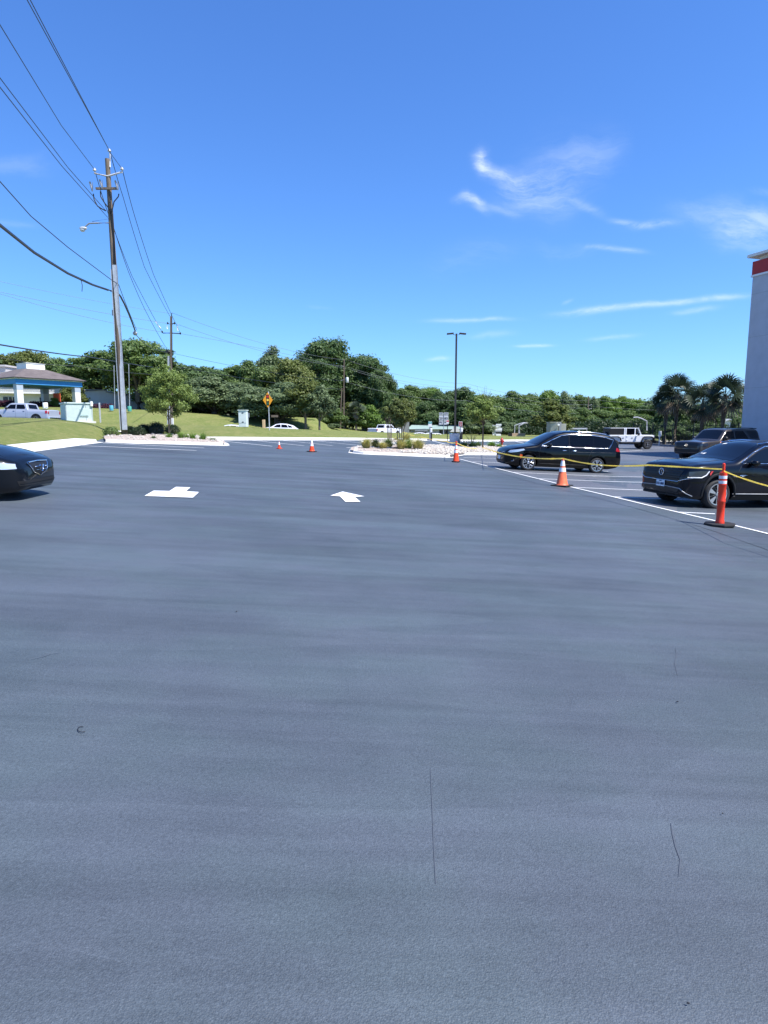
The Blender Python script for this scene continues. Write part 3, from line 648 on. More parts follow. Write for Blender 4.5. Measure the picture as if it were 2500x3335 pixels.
# far-off mass of wood closing the horizon
rgw = random.Random(5); lb = []
for i in range(230):
    a = -1.05+i*(2.1/229); Y = rgw.uniform(205, 225) if a > -.1 else rgw.uniform(160, 180); x = a*Y; z0 = T(x, Y); h = rgw.uniform(7, 10) if a > .3 else rgw.uniform(8.5, 12)
    for k in range(2): r = rgw.uniform(3.2, 4.6); lb.append((x+rgw.uniform(-2, 2), Y+rgw.uniform(-3, 3), z0+h*(.35+.45*k), r, r*.75))
o = link('far_woods', leaf_mesh('far_woods', lb, 110000, .55, 9, .75), M['leaf1']); tag(o, 'continuous green band of far woods closing the horizon', 'woods', kind='stuff')
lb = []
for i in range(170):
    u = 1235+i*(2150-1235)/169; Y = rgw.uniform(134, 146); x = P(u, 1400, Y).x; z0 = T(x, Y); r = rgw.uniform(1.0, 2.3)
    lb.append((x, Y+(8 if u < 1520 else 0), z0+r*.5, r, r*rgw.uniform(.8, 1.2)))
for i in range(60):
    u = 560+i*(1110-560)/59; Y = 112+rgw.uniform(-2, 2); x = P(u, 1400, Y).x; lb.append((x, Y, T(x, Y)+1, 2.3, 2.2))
o = link('woodland_understory', leaf_mesh('understory', lb, 60000, .3, 19, .6), M['bushshade']); tag(o, 'dark brushy understory below the trees beyond the road', 'undergrowth', kind='stuff')
# ---- near plants
def near_tree(name, u, vbase, vtop, wpx, m, label, leaf, n, seed, nl=40, lr=.22, stems=1, h0f=.22, bark='bark', bare=0, shell=.3, rr=.05, cat='tree'):
    b = (GT(u, vbase) if vbase < 1430 else G(u, vbase, .1)); Y = b.y; H = P(u, vtop, Y).z-b.z; rx = wpx*Y/F/2
    rg = random.Random(seed); lb = []
    zc = H*(1+h0f)/2; rz = H*(1-h0f)/2
    for i in range(nl):
        t = rg.uniform(0, 6.28); ph = math.acos(rg.uniform(-.9, 1)); q = rg.uniform(.3, .86)
        wz = 1-.35*max(0, math.cos(ph)); r = rx*lr*rg.uniform(.6, 1.2)
        lb.append((rx*q*wz*math.sin(ph)*math.cos(t), rx*q*wz*math.sin(ph)*math.sin(t), zc+rz*q*math.cos(ph), r, r*.8))
    root = empty(name, b, 0, label, cat)
    link('crown', leaf_mesh('crown', lb, n, leaf, seed, shell, 1.7), M[m], root)
    mb = MB()
    for s in range(stems):
        ox = (s-(stems-1)/2)*.09 if stems > 1 else 0; oy = rg.uniform(-.1, .1) if stems > 1 else 0
        tp = Vector((ox*3, oy*3, H*.55)); mb.tube([(ox, oy, -.2), (ox*1.4, oy, H*h0f), tp], [rr*1.3, rr, rr*.5], 8)
        for l in rg.sample(lb, min(len(lb), 22 if stems == 1 else 8)):
            f = rg.uniform(.0, .8); st_ = Vector((ox*1.4, oy, H*h0f)).lerp(tp, f); e = Vector(l[:3]); mid = (st_+e)/2-Vector((0, 0, .05*(e-st_).length)); mb.tube([st_, mid, e], [rr*.4, rr*.22, rr*.08], 5)
    for k in range(bare):
        t = rg.uniform(0, 6.28); q = rg.uniform(.1, .38)*rx; st_ = Vector((0, 0, H*.72)); e = Vector((q*math.cos(t), q*math.sin(t), H*rg.uniform(.93, 1.12))); mid = st_.lerp(e, .5)+Vector((rg.uniform(-.1, .1), rg.uniform(-.1, .1), 0))
        mb.tube([st_, mid, e], [rr*.3, rr*.18, rr*.08], 5)
        for j in range(2): mb.tube([mid, mid+Vector((rg.uniform(-.4, .4), rg.uniform(-.4, .4), rg.uniform(.2, .5)))], [rr*.12, rr*.05], 4)
    mb.build('trunk', M[bark], root, smooth=60)
    return root
near_tree('young_oak', 552, 1423, 1178, 205, 'leaf6', 'young bushy oak with a thin trunk in the shrub bed', .07, 34000, 21, 130, .17, 1, .20, shell=.0, rr=.055)
near_tree('crape_myrtle', 1303, 1470, 1285, 125, 'leaf5', 'multi stemmed crape myrtle among ornamental grasses on the island', .08, 14000, 22, 70, .19, 4, .34, 'palebark', rr=.022, shell=.2)
near_tree('crape_myrtle', 1268, 1441, 1292, 85, 'leaf1', 'multi stemmed crape myrtle on the far narrow island', .09, 9000, 23, 50, .2, 4, .34, 'palebark', rr=.03, shell=.2)
near_tree('young_oak', 1571, 1466, 1276, 140, 'leaf6', 'thin young oak with a bare twiggy top beside the hydrant',   .08, 14000, 24, 80, .17, 1, .34, bare=16, shell=.0, rr=.055)
def round_bush(u, v, wpx, label, m='leaf2', hf=1.25, cat='bush', group='clipped round bushes in the shrub bed'):
    b = GT(u, v); r = wpx*b.y/F/2; lb = [(0, 0, r*hf*.55, r, r*hf*.62)]+[(r*.25*math.cos(k*1.3), r*.25*math.sin(k*1.3), r*hf*.6, r*.72, r*hf*.58) for k in range(5)]
    me = leaf_mesh('bush', lb, 4500, .05, int(u), .8, 1.3); o = link('round_bush', me, M[m]); o.location = b
    mb = MB(); mb.blob((0, 0, r*hf*.5), (r*.85, r*.85, r*hf*.5), 1, 2, .05); c = mb.build('stems', M['bark'], o); return tag(o, label, cat, group)
for (u, v, w, m, lab) in [(363,1427,46,'leaf1','lighter green clipped bush at the left end of the bed'),(421,1418,38,'bushshade','small clipped bush left of the dark pair'),(452,1425,44,'bushshade','low clipped bush in front of the dark pair'),(468,1416,42,'bushshade','dark clipped bush behind the low one'),(510,1420,58,'bushshade','largest dark clipped bush left of the young oak trunk'),(562,1420,46,'bushshade','clipped bush behind the young oak trunk')]: round_bush(u, v, w, lab, m)
def tuft(name, u, v, wpx, hpx, m, label, n=150, seed=1, cat='grass clump', group=None, wid=.014, dz=.12):
    b = GT(u, v); b.z += .06; k = b.y/F; r = wpx*k*.9; h = hpx*k*1.45; rg = random.Random(seed+int(u)); mb = MB()
    for i in range(n):
        t = rg.uniform(0, 6.28); q = rg.uniform(.1, 1)*r; hh = h*rg.uniform(.55, 1.05); w = wid*rg.uniform(.6, 1.2); o = Vector((math.cos(t), math.sin(t), 0)); s = Vector((-o.y, o.x, 0))*w
        hh *= rg.uniform(.5, 1.05); a = o*q*.3; p1 = o*q*.55+Vector((rg.uniform(-.05, .05), rg.uniform(-.05, .05), hh*.65)); p2 = o*q*rg.uniform(.8, 1.7)+Vector((rg.uniform(-.1, .1), rg.uniform(-.1, .1), hh*rg.uniform(.7, 1.1)))
        mb.add([a-s, a+s, p1+s*.8, p1-s*.8, p2], [(0, 1, 2, 3), (3, 2, 4)])
    o = mb.build(name, M[m], smooth='raw'); o.location = b; return tag(o, label, cat, group)
gl = 'grass clumps on the lamp island'
for (u, v, w, h, m, lab) in [(1192,1467,30,30,'grassblade','green and tan clump at the left tip of the island'),(1222,1464,28,24,'leaf1','dark green clump second from the island tip'),(1246,1469,26,22,'grassblade','small tan clump in front, left of the myrtle'),(1264,1464,32,26,'leaf1','greenish clump just left of the myrtle stems'),
    (1305,1471,30,32,'grassblade','tan clump at the foot of the myrtle stems'),(1328,1468,30,30,'lily','yellow green clump right of the myrtle stems'),(1360,1472,40,34,'grassblade','largest tan clump at the edge of the pale stones')]:
    tuft('ornamental_grass', u, v, w, h, m, lab, 600, 3, group=gl, wid=.02)
tuft('ornamental_grass', 1322, 1440, 30, 26, 'grassblade', 'tan clump at the right end of the far narrow island', 220, 4, group=gl, wid=.028)
tuft('ornamental_grass', 1290, 1440, 20, 14, 'grassblade', 'low tan clump behind the myrtle on the far narrow island', 120, 4, group=gl, wid=.028)
g2 = 'daylily clumps in the planting beds'
for (u, v, w, h, lab) in [(551,1434,24,17,'daylily clump at the foot of the young oak'),(590,1436,26,22,'daylily clump right of the young oak, first of the row'),(607,1434,20,16,'small daylily clump second right of the young oak'),(628,1437,26,20,'daylily clump third right of the young oak'),(660,1439,28,20,'daylily clump fourth right of the young oak'),
    (500,1437,18,12,'faded little clump in front of the dark bushes'),(693,1442,22,11,'greyish clump at the tip of the shrub bed')]:
    tuft('daylily_clump', u, v, w, h, 'lily' if 'faded' not in lab and 'greyish' not in lab else 'leaf4', lab, 130, 5, 'plant', g2, .022)
for (u, v, w, h, m, lab) in [(1510,1462,30,20,'leaf1','dark leafy plant right of the concrete lamp base'),(1537,1463,34,20,'leaf2','dark low plant under the bare twigs'),(1555,1461,24,18,'leaf1','leafy plant left of the bare tipped oak'),(1600,1461,36,20,'lily','bright leafy plant left of the hydrant'),(1624,1463,22,14,'lily','small leafy plant in front of the hydrant')]:
    tuft('daylily_clump', u, v, w, h, m, lab, 170, 6, 'plant', g2, .03)
mb = MB(); b = G(1534, 1462, .1); rg = random.Random(3)
for i in range(14):
    t = rg.uniform(0, 6.28); e = Vector((.55*math.cos(t), .3*math.sin(t), rg.uniform(.7, 1.25))); m_ = e*.5+Vector((0, 0, .1)); mb.tube([(0, 0, 0), m_, e], [.012, .009, .004], 5); mb.tube([m_, m_+Vector((rg.uniform(-.2, .2), 0, .3))], [.007, .003], 4)
o = mb.build('bare_shrub', M['bark']); o.location = b; tag(o, 'leafless dark twiggy shrub between the lamp base and the young oak', 'shrub')
for (u, v, w, lab) in [(1286,1470,22,'flat reddish brown boulder among the grass clumps'),(1228,1440,12,'small dark boulder on the far narrow island')]:
    b = G(u, v, .12); k = w*b.y/F/2; mb = MB(); mb.blob((0, 0, k*.25), (k, k*.7, k*.45), 4, 2, .25); o = mb.build('boulder', mat('brown rock', (.22, .16, .13), .9, var=.3, vs=6, bump=.5, bs=15), smooth=60); o.location = b; tag(o, lab, 'rock')
# palms
M['palm'] = leafmat('palm frond', (.018, .032, .018), (.060, .085, .045), 2, .1)
def palm(u, vtop, Y, label, seed, nf=34, R_=1.45):
    p = obj_at(u, Y); H = P(u, vtop, Y).z-p.z; rg = random.Random(seed); root = empty('fan_palm', p, rg.uniform(0, 6), label, 'palm tree', 'fan palms behind the lot')
    hc = H-R_*.95; mb = MB(); mb.tube([(0, 0, -.2), (.05, 0, hc*.5), (0, 0, hc)], [.24, .19, .21], 10)
    for i in range(40):
        t = i*2.4; z = hc*(.55+.45*i/40); mb.tube([(.17*math.cos(t), .17*math.sin(t), z), (.34*math.cos(t), .34*math.sin(t), z+.22)], [.035, .02], 4)
    mb.build('trunk', M['bark'], root, smooth=50); mb = MB(); md = MB()
    for i in range(nf):
        t = i*2.399+rg.uniform(-.2, .2); el = R(85)-(i/nf)**.85*R(150); d = Vector((math.cos(t)*math.cos(el), math.sin(t)*math.cos(el), math.sin(el)))
        s = Vector((0, 0, hc+.05)); pl = R_*rg.uniform(.5, .65); e = s+d*pl; tgt = mb if el > R(-50) else md
        tgt.tube([s, s+d*pl*.6+Vector((0, 0, .05)), e], [.02, .016, .012], 4)
        a = d.cross(Vector((0, 0, 1))); a = a.normalized() if a.length > .05 else Vector((1, 0, 0)); a = Matrix.Rotation(rg.uniform(-1.1, 1.1), 3, d) @ a; nn = a.cross(d).normalized(); bl = R_*rg.uniform(.55, .72)
        for j in range(15):
            th = R(-100+200*j/14); dd = (d*math.cos(th)+a*math.sin(th)); w = .06
            L_ = bl*(.75+.25*math.cos(th)); m1 = e+dd*L_*.6+nn*.03; m2 = e+dd*L_+Vector((0, 0, -.12*L_-rg.uniform(0, .10))); sd_ = dd.cross(nn).normalized()*w
            tgt.add([e-sd_*.3, e+sd_*.3, m1+sd_, m1-sd_, m2], [(0, 1, 2, 3), (3, 2, 4)])
    mb.build('crown', M['palm'], root, smooth='raw')
    if md.v: md.build('dead_fronds', M['palebark'], root, smooth='raw')
for u, vt, Y, lab, sd_, R_ in [(2198, 1224, 66, 'fan palm at the left of the three by the hedge', 1, 2.0), (2282, 1256, 63, 'shorter pale fronded fan palm in the middle of the three', 2, 1.9), (2352, 1226, 60, 'fan palm nearest the tall grey wall', 3, 1.9),(2165,1262,68,'low shaggy fan palm half hidden left of the three',4,1.5)]: palm(u, vt, Y, lab, sd_, 46, R_)
palm(1160, 1310, 112, 'small fan palm in the scrub beyond the road', 5, 26, 1.6)
# ================================================================ vehicles
def paint(name, c, rough=.25, metal=0.0, coat=.62, spec=.08): return mat(name, c, rough, metal, coat=coat, spec=spec)
PT = {'blackblue': paint('black blue car paint', (.002, .0028, .007), .3), 'black': paint('black car paint', (.0012, .0012, .0018), .3), 'white': paint('white car paint', (.74, .76, .80), .35),
      'silver': paint('silver car paint', (.42, .45, .52), .35, .3), 'bronze': paint('dark bronze car paint', (.055, .048, .046), .35, .3, .8, .3), 'grey': paint('grey car paint', (.2, .21, .22), .3, .2), 'red': paint('red car paint', (.3, .02, .02), .3)}
GL = mat('tinted car glass', (.003, .004, .007), .03, 0, spec=.45)
GLd = mat('dark privacy glass', (.002, .002, .003), .05, 0, spec=.3)
TY = mat('tyre rubber', (.022, .022, .024), .75, bump=.1, bs=50)
RIM = mat('bright alloy', (.62, .63, .65), .25, .85)
RIMD = mat('dark alloy', (.06, .06, .065), .35, .6)
LAMP = mat('clear headlamp', (.62, .66, .72), .06, .35, coat=1)
LAMPD = mat('smoked headlamp', (.03, .04, .06), .08, .1, coat=.8)
TAIL = mat('red tail lamp', (.35, .008, .012), .12, coat=1)
AMB = mat('amber lens', (.75, .12, .02), .15, coat=1)
CLAD = mat('grey plastic cladding', (.014, .0145, .016), .55, spec=.3)
PLATE = mat('plate white', (.6, .68, .78), .5)
def pl(pts, x):
    if x <= pts[0][0]: return pts[0][1]
    for p, q in zip(pts, pts[1:]):
        if x <= q[0]: return p[1]+(q[1]-p[1])*(x-p[0])/(q[0]-p[0])
    return pts[-1][1]
def smooth_pl(pts, x, w=.05): return sum(pl(pts, x+w*k)*c for k, c in ((-1, .25), (-.5, .2), (0, .1), (.5, .2), (1, .25)))
class Car:
    def __init__(s, sp):
        s.sp = sp; s.L = sp['L']
    def hw(s, x, z):
        sp = s.sp; W = sp['W']/2; L_ = s.L
        cf, a0 = sp.get('front', (.75, .70)); cr_, b0 = sp.get('rear', (.5, .82)); n = 2.3
        f = 1.0
        if x < cf: t = (cf-x)/cf; f = a0+(1-a0)*max(0, 1-t**n)**.6
        if x > L_-cr_: t = (x-L_+cr_)/cr_; f = min(f, b0+(1-b0)*max(0, 1-min(1, t)**n)**.6)
        belt = sp['belt'](x) if callable(sp['belt']) else sp['belt']; top = sp['H']
        sec = [(.15, .90), (.32, .965), (.60, 1.0), (belt-.12, .985), (belt, .94), (belt+.06, .915), (top, .915-sp.get('tumble', .15))]
        return W*f*smooth_pl(sec, z, .05)
    def build(s, root, body_mat, name='body'):
        sp = s.sp; L_ = s.L; nx = sp.get('nx', 84); xs = []
        for i in range(nx+1):
            t = i/nx; xs.append(L_*(.5-.5*math.cos(math.pi*t))*.35+L_*t*.65)
        verts = []; nt_, ns, nb = 5, 16, 3
        for x in xs:
            zt = smooth_pl(sp['top'], x, .04); zb = smooth_pl(sp['bot'], x, .04); r = min(sp.get('round', .11), (zt-zb)*.45)
            def w(z):
                b = s.hw(x, z); d = zt-z
                if d < r: b -= r-math.sqrt(max(0, r*r-(r-d)**2))
                d2 = z-zb; r2 = min(.07, (zt-zb)*.2)
                if d2 < r2: b -= (r2-math.sqrt(max(0, r2*r2-(r2-d2)**2)))*.8
                return max(b, .05)
            crown = sp.get('crown', .045); ring = []
            wt = w(zt)
            for i in range(nt_): y = wt*i/nt_; ring.append((y, zt+crown*(1-(y/wt)**2)*min(1, (zt-zb)*1.4)))
            for i in range(ns+1):
                t = i/ns; d = (zt-zb)*(t**1.7); z = zt-d; ring.append((w(z), z))
            for i in range(nb): t = (i+1)/(nb+.0001); ring.append((w(zb)*(1-t), zb))
            half = ring; full = half+[(-y, z) for (y, z) in half[-2:0:-1]]
            verts.append([(L_/2-x, y, z) for y, z in full])
        n = len(verts[0]); vs = [v for r_ in verts for v in r_]; fs = []
        for i in range(len(verts)-1):
            for j in range(n): fs.append((i*n+j, i*n+(j+1) % n, (i+1)*n+(j+1) % n, (i+1)*n+j))
        fs.append(tuple(range(n))); fs.append(tuple((len(verts)-1)*n+j for j in range(n))[::-1])
        mb = MB(); mb.add(vs, fs); me = mb.mesh()
        bm = bmesh.new(); bm.from_mesh(me); s.bvh = BVHTree.FromBMesh(bm); bm.free()
        o = link(name, me, body_mat)
        cut = MB()
        for (wx, R_) in sp['wheels']:
            for sg in (-1, 1):
                y0, y1 = sg*(sp['W']/2-.32), sg*(sp['W']/2+.2)
                cut.lathe([(R_, min(y0, y1)), (R_, max(y0, y1))], (L_/2-wx, 0, sp['wr']+.02), 'Y', 36)
        co = cut.build('cut', M['black']); md = o.modifiers.new('b', 'BOOLEAN'); md.operation = 'DIFFERENCE'; md.solver = 'EXACT'; md.object = co
        dg = bpy.context.evaluated_depsgraph_get(); m2 = bpy.data.meshes.new_from_object(o.evaluated_get(dg)); o.modifiers.clear(); o.data = m2; m2.name = name
        bpy.data.objects.remove(co)
        m2.materials.clear(); m2.materials.append(body_mat)
        m2.polygons.foreach_set('use_smooth', [True]*len(m2.polygons)); m2.set_sharp_from_angle(angle=R(32))
        o.parent = root; s.body = o; s.root = root; return o
    def proj(s, p, axis, sg, off):
        x, y, z = p
        if axis == 'y': o = Vector((x, sg*3, z)); d = Vector((0, -sg, 0))
        elif axis == 'x': o = Vector((sg*6, y, z)); d = Vector((-sg, 0, 0))
        else: o = Vector((x, y, 4)); d = Vector((0, 0, -1))
        loc, nrm, _, _ = s.bvh.ray_cast(o, d)
        if loc is None: loc, nrm, _, _ = s.bvh.find_nearest(Vector(p) if axis != 'x' else Vector((sg*s.L/2, y, z)))
        if nrm.dot(d) > 0: nrm = -nrm
        return loc+nrm*off
    def patch(s, poly, axis, sg, off, m, name, parent=None, cell=.09, thick=0):
        """closed 2-D outline laid on the body: axis y -> (x from the front, z); x -> (y, z); z -> (x, y)"""
        L_ = s.L; bm = bmesh.new()
        def to3(a, b): return (L_/2-a, 0, b) if axis == 'y' else ((0, a, b) if axis == 'x' else (L_/2-a, b, 0))
        f = bm.faces.new([bm.verts.new(to3(a, b)) for a, b in poly])
        axs = {'y': (0, 2), 'x': (1, 2), 'z': (0, 1)}[axis]
        for ax in axs:
            lo = min(v.co[ax] for v in bm.verts); hi = max(v.co[ax] for v in bm.verts); k = max(1, int((hi-lo)/cell)); no = [0, 0, 0]; no[ax] = 1
            for i in range(1, k):
                co = [0, 0, 0]; co[ax] = lo+(hi-lo)*i/k; bmesh.ops.bisect_plane(bm, geom=bm.verts[:]+bm.edges[:]+bm.faces[:], plane_co=co, plane_no=no)
        bm.verts.index_update()
        V_ = [s.proj(v.co, axis, sg, off) for v in bm.verts]; F_ = [tuple(v.index for v in f.verts) for f in bm.faces]; bm.free()
        mb = MB(); mb.add(V_, F_); me = mb.mesh(smooth=30)
        return link(name, me, m, parent or s.root)
    def both(s, poly, off, m, name, **k): return [s.patch(poly, 'y', sg, off, m, name, **k) for sg in (-1, 1)]
    def line(s, pts, axis, sg, w, off, m, name, parent=None):
        """trim strip following a polyline on the body"""
        L_ = s.L; P_ = []
        for p, q in zip(pts, pts[1:]):
            k = max(1, int(math.hypot(q[0]-p[0], q[1]-p[1])/.07))
            for i in range(k): P_.append((p[0]+(q[0]-p[0])*i/k, p[1]+(q[1]-p[1])*i/k))
        P_.append(pts[-1]); L3 = []
        for a, b in P_:
            q = (L_/2-a, 0, b) if axis == 'y' else ((0, a, b) if axis == 'x' else (L_/2-a, b, 0)); L3.append(s.proj(q, axis, sg, off))
        mb = MB(); mb.tube(L3, w/2, 6); return mb.build(name, m, parent or s.root, smooth=60)
    def wheels(s, style='y', rim=RIM, rr=.68, tyre=TY):
        sp = s.sp; L_ = s.L; wr = sp['wr']; tw = sp.get('tw', .235); out_ = []
        for (wx, R_) in sp['wheels']:
            for sg in (-1, 1):
                mb = MB(); ri = wr*rr
                prof_ = [(ri, -tw/2+.02), (ri+.02, -tw/2), (wr-.05, -tw/2-.004), (wr-.012, -tw/2+.03), (wr, -tw/2+.06), (wr, tw/2-.06), (wr-.012, tw/2-.03), (wr-.05, tw/2+.004), (ri+.02, tw/2), (ri, tw/2-.02), (ri, 0), (ri, -tw/2+.02)]
                mb.lathe(prof_, (0, 0, 0), 'Y', 36, cap=False); t = mb.build('wheel', tyre, s.root, smooth=35)
                t.location = (L_/2-wx, sg*(sp['W']/2-tw/2-.025), wr)
                if sg > 0: t.rotation_euler = (0, 0, math.pi)
                mb = MB(); fy = -tw/2+.03     # rim dish, outer side is -y
                mb.lathe([(ri+.004, fy-.02), (ri-.02, fy-.022), (ri-.03, fy+.01), (ri-.04, tw*.2), (.001, tw*.25)], (0, 0, 0), 'Y', 32, cap=False)
                rm = mb.build('rim', RIMD if style != 'steel' else rim, t, smooth=35)
                sp_ = MB(); n = {'y': 5, 'star': 5, 'blade': 5, 'six': 6, 'ten': 10}[style]
                for k in range(n):
                    a = 2*math.pi*k/n+.3
                    def pt(r, th, y=fy-.012): return Vector((r*math.cos(a+th), y, r*math.sin(a+th)))
                    if style == 'y':
                        for q in (-1, 1):
                            sp_.tube([pt(.04, 0), pt(ri*.45, q*.12), pt(ri*.99, q*.34)], [.032, .022, .02], 5)
                            sp_.tube([pt(ri*.62, q*.2), pt(ri*.97, q*.05)], [.015, .014], 5)
                    elif style == 'blade':
                        A = [pt(ri*.22, -.25), pt(ri*.98, -.30), pt(ri*.98, .16), pt(ri*.28, .22)]; B = [p+Vector((0, .03, 0)) for p in A]
                        sp_.add(A+B, [(0, 1, 2, 3), (7, 6, 5, 4), (0, 4, 5, 1), (1, 5, 6, 2), (2, 6, 7, 3), (3, 7, 4, 0)])
                        sp_.tube([pt(ri*.2, .5), pt(ri*.98, .62)], [.012, .012], 4)
                    else: sp_.tube([pt(.04, 0), pt(ri*.99, 0)], [.04 if n < 8 else .022, .03 if n < 8 else .02], 5)
                sp_.lathe([(.001, fy-.035), (.05, fy-.03), (.065, fy+.01)], (0, 0, 0), 'Y', 16)
                if rim is not RIMD: sp_.lathe([(ri+.008, fy-.015), (ri+.004, fy-.026), (ri-.016, fy-.024), (ri-.02, fy-.01)], (0, 0, 0), 'Y', 36, cap=False)
                sp_.build('spokes', rim, t, smooth=40); out_.append(t)
        return out_
    def mirror(s, x, z, m, size=(.2, .16, .15)):
        for sg in (-1, 1):
            p = s.proj((s.L/2-x, 0, z), 'y', sg, 0); mb = MB(); mb.blob((p.x, p.y+sg*.13, z+.04), (size[0]/2, size[1]/1.7, size[2]/2), 2, 3, .03); mb.tube([(p.x, p.y-sg*.02, z-.02), (p.x, p.y+sg*.1, z+.0)], [.03, .028], 6); mb.build('mirror', m, s.root, smooth=60)
    def handles(s, xs, z, m):
        for sg in (-1, 1):
            for x in xs:
                p = s.proj((s.L/2-x, 0, z), 'y', sg, .012); mb = MB(); mb.tube([(p.x-.09, p.y, z), (p.x-.05, p.y+sg*.02, z+.004), (p.x+.05, p.y+sg*.02, z+.004), (p.x+.09, p.y, z)], [.014, .018, .018, .014], 6); mb.build('door_handle', m, s.root, smooth=60)
    def seams(s, lines):
        for sg in (-1, 1):
            for ln in lines: s.line(ln, 'y', sg, .012, -.001, M['black'], 'door_seam')
def plate(car, z, text=None, w=.32, h=.16, m=PLATE, x=0, sub='TEXAS'):
    p = car.proj((0, x, z), 'x', 1, .02); mb = MB(); mb.box((0, 0, 0), (.012, w, h)); o = mb.build('number_plate', m, car.root, bevel=.004); o.location = p
    if text: text_mesh(text, .085, M['bluetext'], o, (.0085, 0, -.015), (R(90), 0, R(90)), width=w*.88)
    if text and sub: text_mesh(sub, .034, M['bluetext'], o, (.0085, 0, .056), (R(90), 0, R(90)), width=w*.3)
    return o
M['bluetext'] = mat('dark blue print', (.03, .05, .12), .6)

# ---------- black minivan (driver side towards the camera, front to the left)
sp = dict(L=5.18, W=2.02, H=1.76, belt=lambda x: 1.05+.04*min(1, max(0, (x-1)/3)), wr=.345, wheels=[(.98, .40), (4.07, .40)], tumble=.20, crown=.05, round=.10, front=(.9, .52), rear=(.45, .84),
  top=[(0, .62), (.03, .78), (.18, .88), (.55, .99), (1.0, 1.06), (1.32, 1.12), (1.75, 1.38), (2.2, 1.62), (2.55, 1.70), (3.1, 1.745), (4.0, 1.735), (4.6, 1.67), (4.85, 1.58), (5.0, 1.34), (5.1, 1.02), (5.16, .8), (5.18, .6)],
  bot=[(0, .34), (.1, .22), (.5, .18), (4.6, .19), (5.0, .28), (5.18, .42)])
van = empty('minivan', label='black minivan with chrome window trim parked behind the yellow tape', cat='minivan')
c = Car(sp); c.build(van, PT['black'])
c.patch([(1.30, -.70), (1.30, .70), (1.5, .72), (2.12, .64), (2.2, .60), (2.2, -.60), (2.12, -.64), (1.5, -.72)], 'z', 1, .006, GL, 'windshield')
c.both([(1.62, 1.13), (2.05, 1.36), (2.42, 1.52), (2.72, 1.565), (2.72, 1.12)], .006, GL, 'side_window')
c.both([(2.82, 1.12), (2.82, 1.575), (3.3, 1.60), (3.86, 1.59), (3.86, 1.125)], .006, GLd, 'side_window')
c.both([(3.90, 1.125), (3.90, 1.59), (4.4, 1.54), (4.72, 1.46), (4.62, 1.28), (4.5, 1.14)], .006, GLd, 'side_window')
for sg in (-1, 1):
    c.line([(1.48, 1.09), (2.0, 1.36), (2.42, 1.555), (2.75, 1.61), (3.3, 1.635), (3.9, 1.62), (4.4, 1.575), (4.78, 1.47), (4.7, 1.3), (4.56, 1.10), (4.0, 1.085), (3.0, 1.07), (1.5, 1.075)], 'y', sg, .035, .006, M['chrome'], 'window_trim')
    c.patch([(.12, .76), (.2, .84), (.72, .93), (.78, .88), (.5, .79), (.22, .74)], 'y', sg, .010, LAMP, 'headlight', cell=.06)
    c.patch([(.62, .50), (.70, .66), (.60, .70), (.56, .60)], 'y', sg, .010, AMB, 'marker_lamp', cell=.06)
    c.patch([(4.95, .98), (4.86, .99), (4.90, 1.14), (4.98, 1.12), (5.08, .98)], 'y', sg, .012, TAIL, 'tail_light', cell=.06)
    c.line([(.24, .50), (.34, .48), (.36, .40), (.26, .38)], 'y', sg, .02, .008, M['chrome'], 'fog_lamp_trim')
    c.line([(1.45, .33), (3.55, .33)], 'y', sg, .03, .0, CLAD, 'sill_trim')
    for wx in (.98, 4.07): c.line([(wx+.43*math.cos(t), .365+.43*math.sin(t)) for t in [R(a) for a in range(-10, 191, 10)]], 'y', sg, .03, -.004, PT['black'], 'arch_lip')
c.patch([(-.42, .55), (-.48, .74), (.48, .74), (.42, .55)], 'x', 1, .006, M['black'], 'grille', cell=.06)
c.line([(-.52, .76), (-.3, .71), (0, .69), (.3, .71), (.52, .76)], 'x', 1, .02, .01, M['chrome'], 'grille_trim')
c.line([(-.5, .66), (-.35, .55), (.35, .55), (.5, .66)], 'x', 1, .016, .01, M['chrome'], 'grille_trim')
c.patch([(-.5, .28), (-.45, .42), (.45, .42), (.5, .28)], 'x', 1, .006, CLAD, 'lower_intake', cell=.06)
c.handles([2.55, 3.0], .93, M['chrome']); c.mirror(1.85, 1.10, PT['black'])
c.seams([[(1.48, 1.07), (1.42, .75), (1.5, .36)], [(2.77, 1.6), (2.77, .36)], [(3.88, 1.1), (3.75, .95), (3.62, .6), (3.62, .36)]])
c.line([(2.75, .88), (4.9, .92)], 'y', -1, .012, -.003, M['black'], 'slide_rail'); c.line([(2.75, .88), (4.9, .92)], 'y', 1, .012, -.003, M['black'], 'slide_rail')
for sg in (-1, 1): c.line([(2.3, 0), (4.6, 0)], 'z', 1, .001, 0, PT['black'], 'roof_seam') if False else None
mb = MB()
for sg in (-1, 1):
    q = [c.proj((c.L/2-x, sg*.66, 0), 'z', 1, .03) for x in (2.5, 3.2, 3.9, 4.5)]; mb.tube(q, .018, 6)
mb.build('roof_rail', M['chrome'], van, smooth=60)
plate(c, .50, None, m=PLATE); c.wheels('y', RIM, .70)
g1 = G(1710, 1532); g2_ = G(1944, 1541.5)
hd = math.atan2((g1-g2_).y, (g1-g2_).x); f = Vector((math.cos(hd), math.sin(hd), 0)); inw = Vector((f.y, -f.x, 0))*-1
if inw.y < 0: inw = -inw
ctr = (g1+g2_)/2+inw*.9+f*(-.065); place(van, ctr.x, ctr.y, hd)
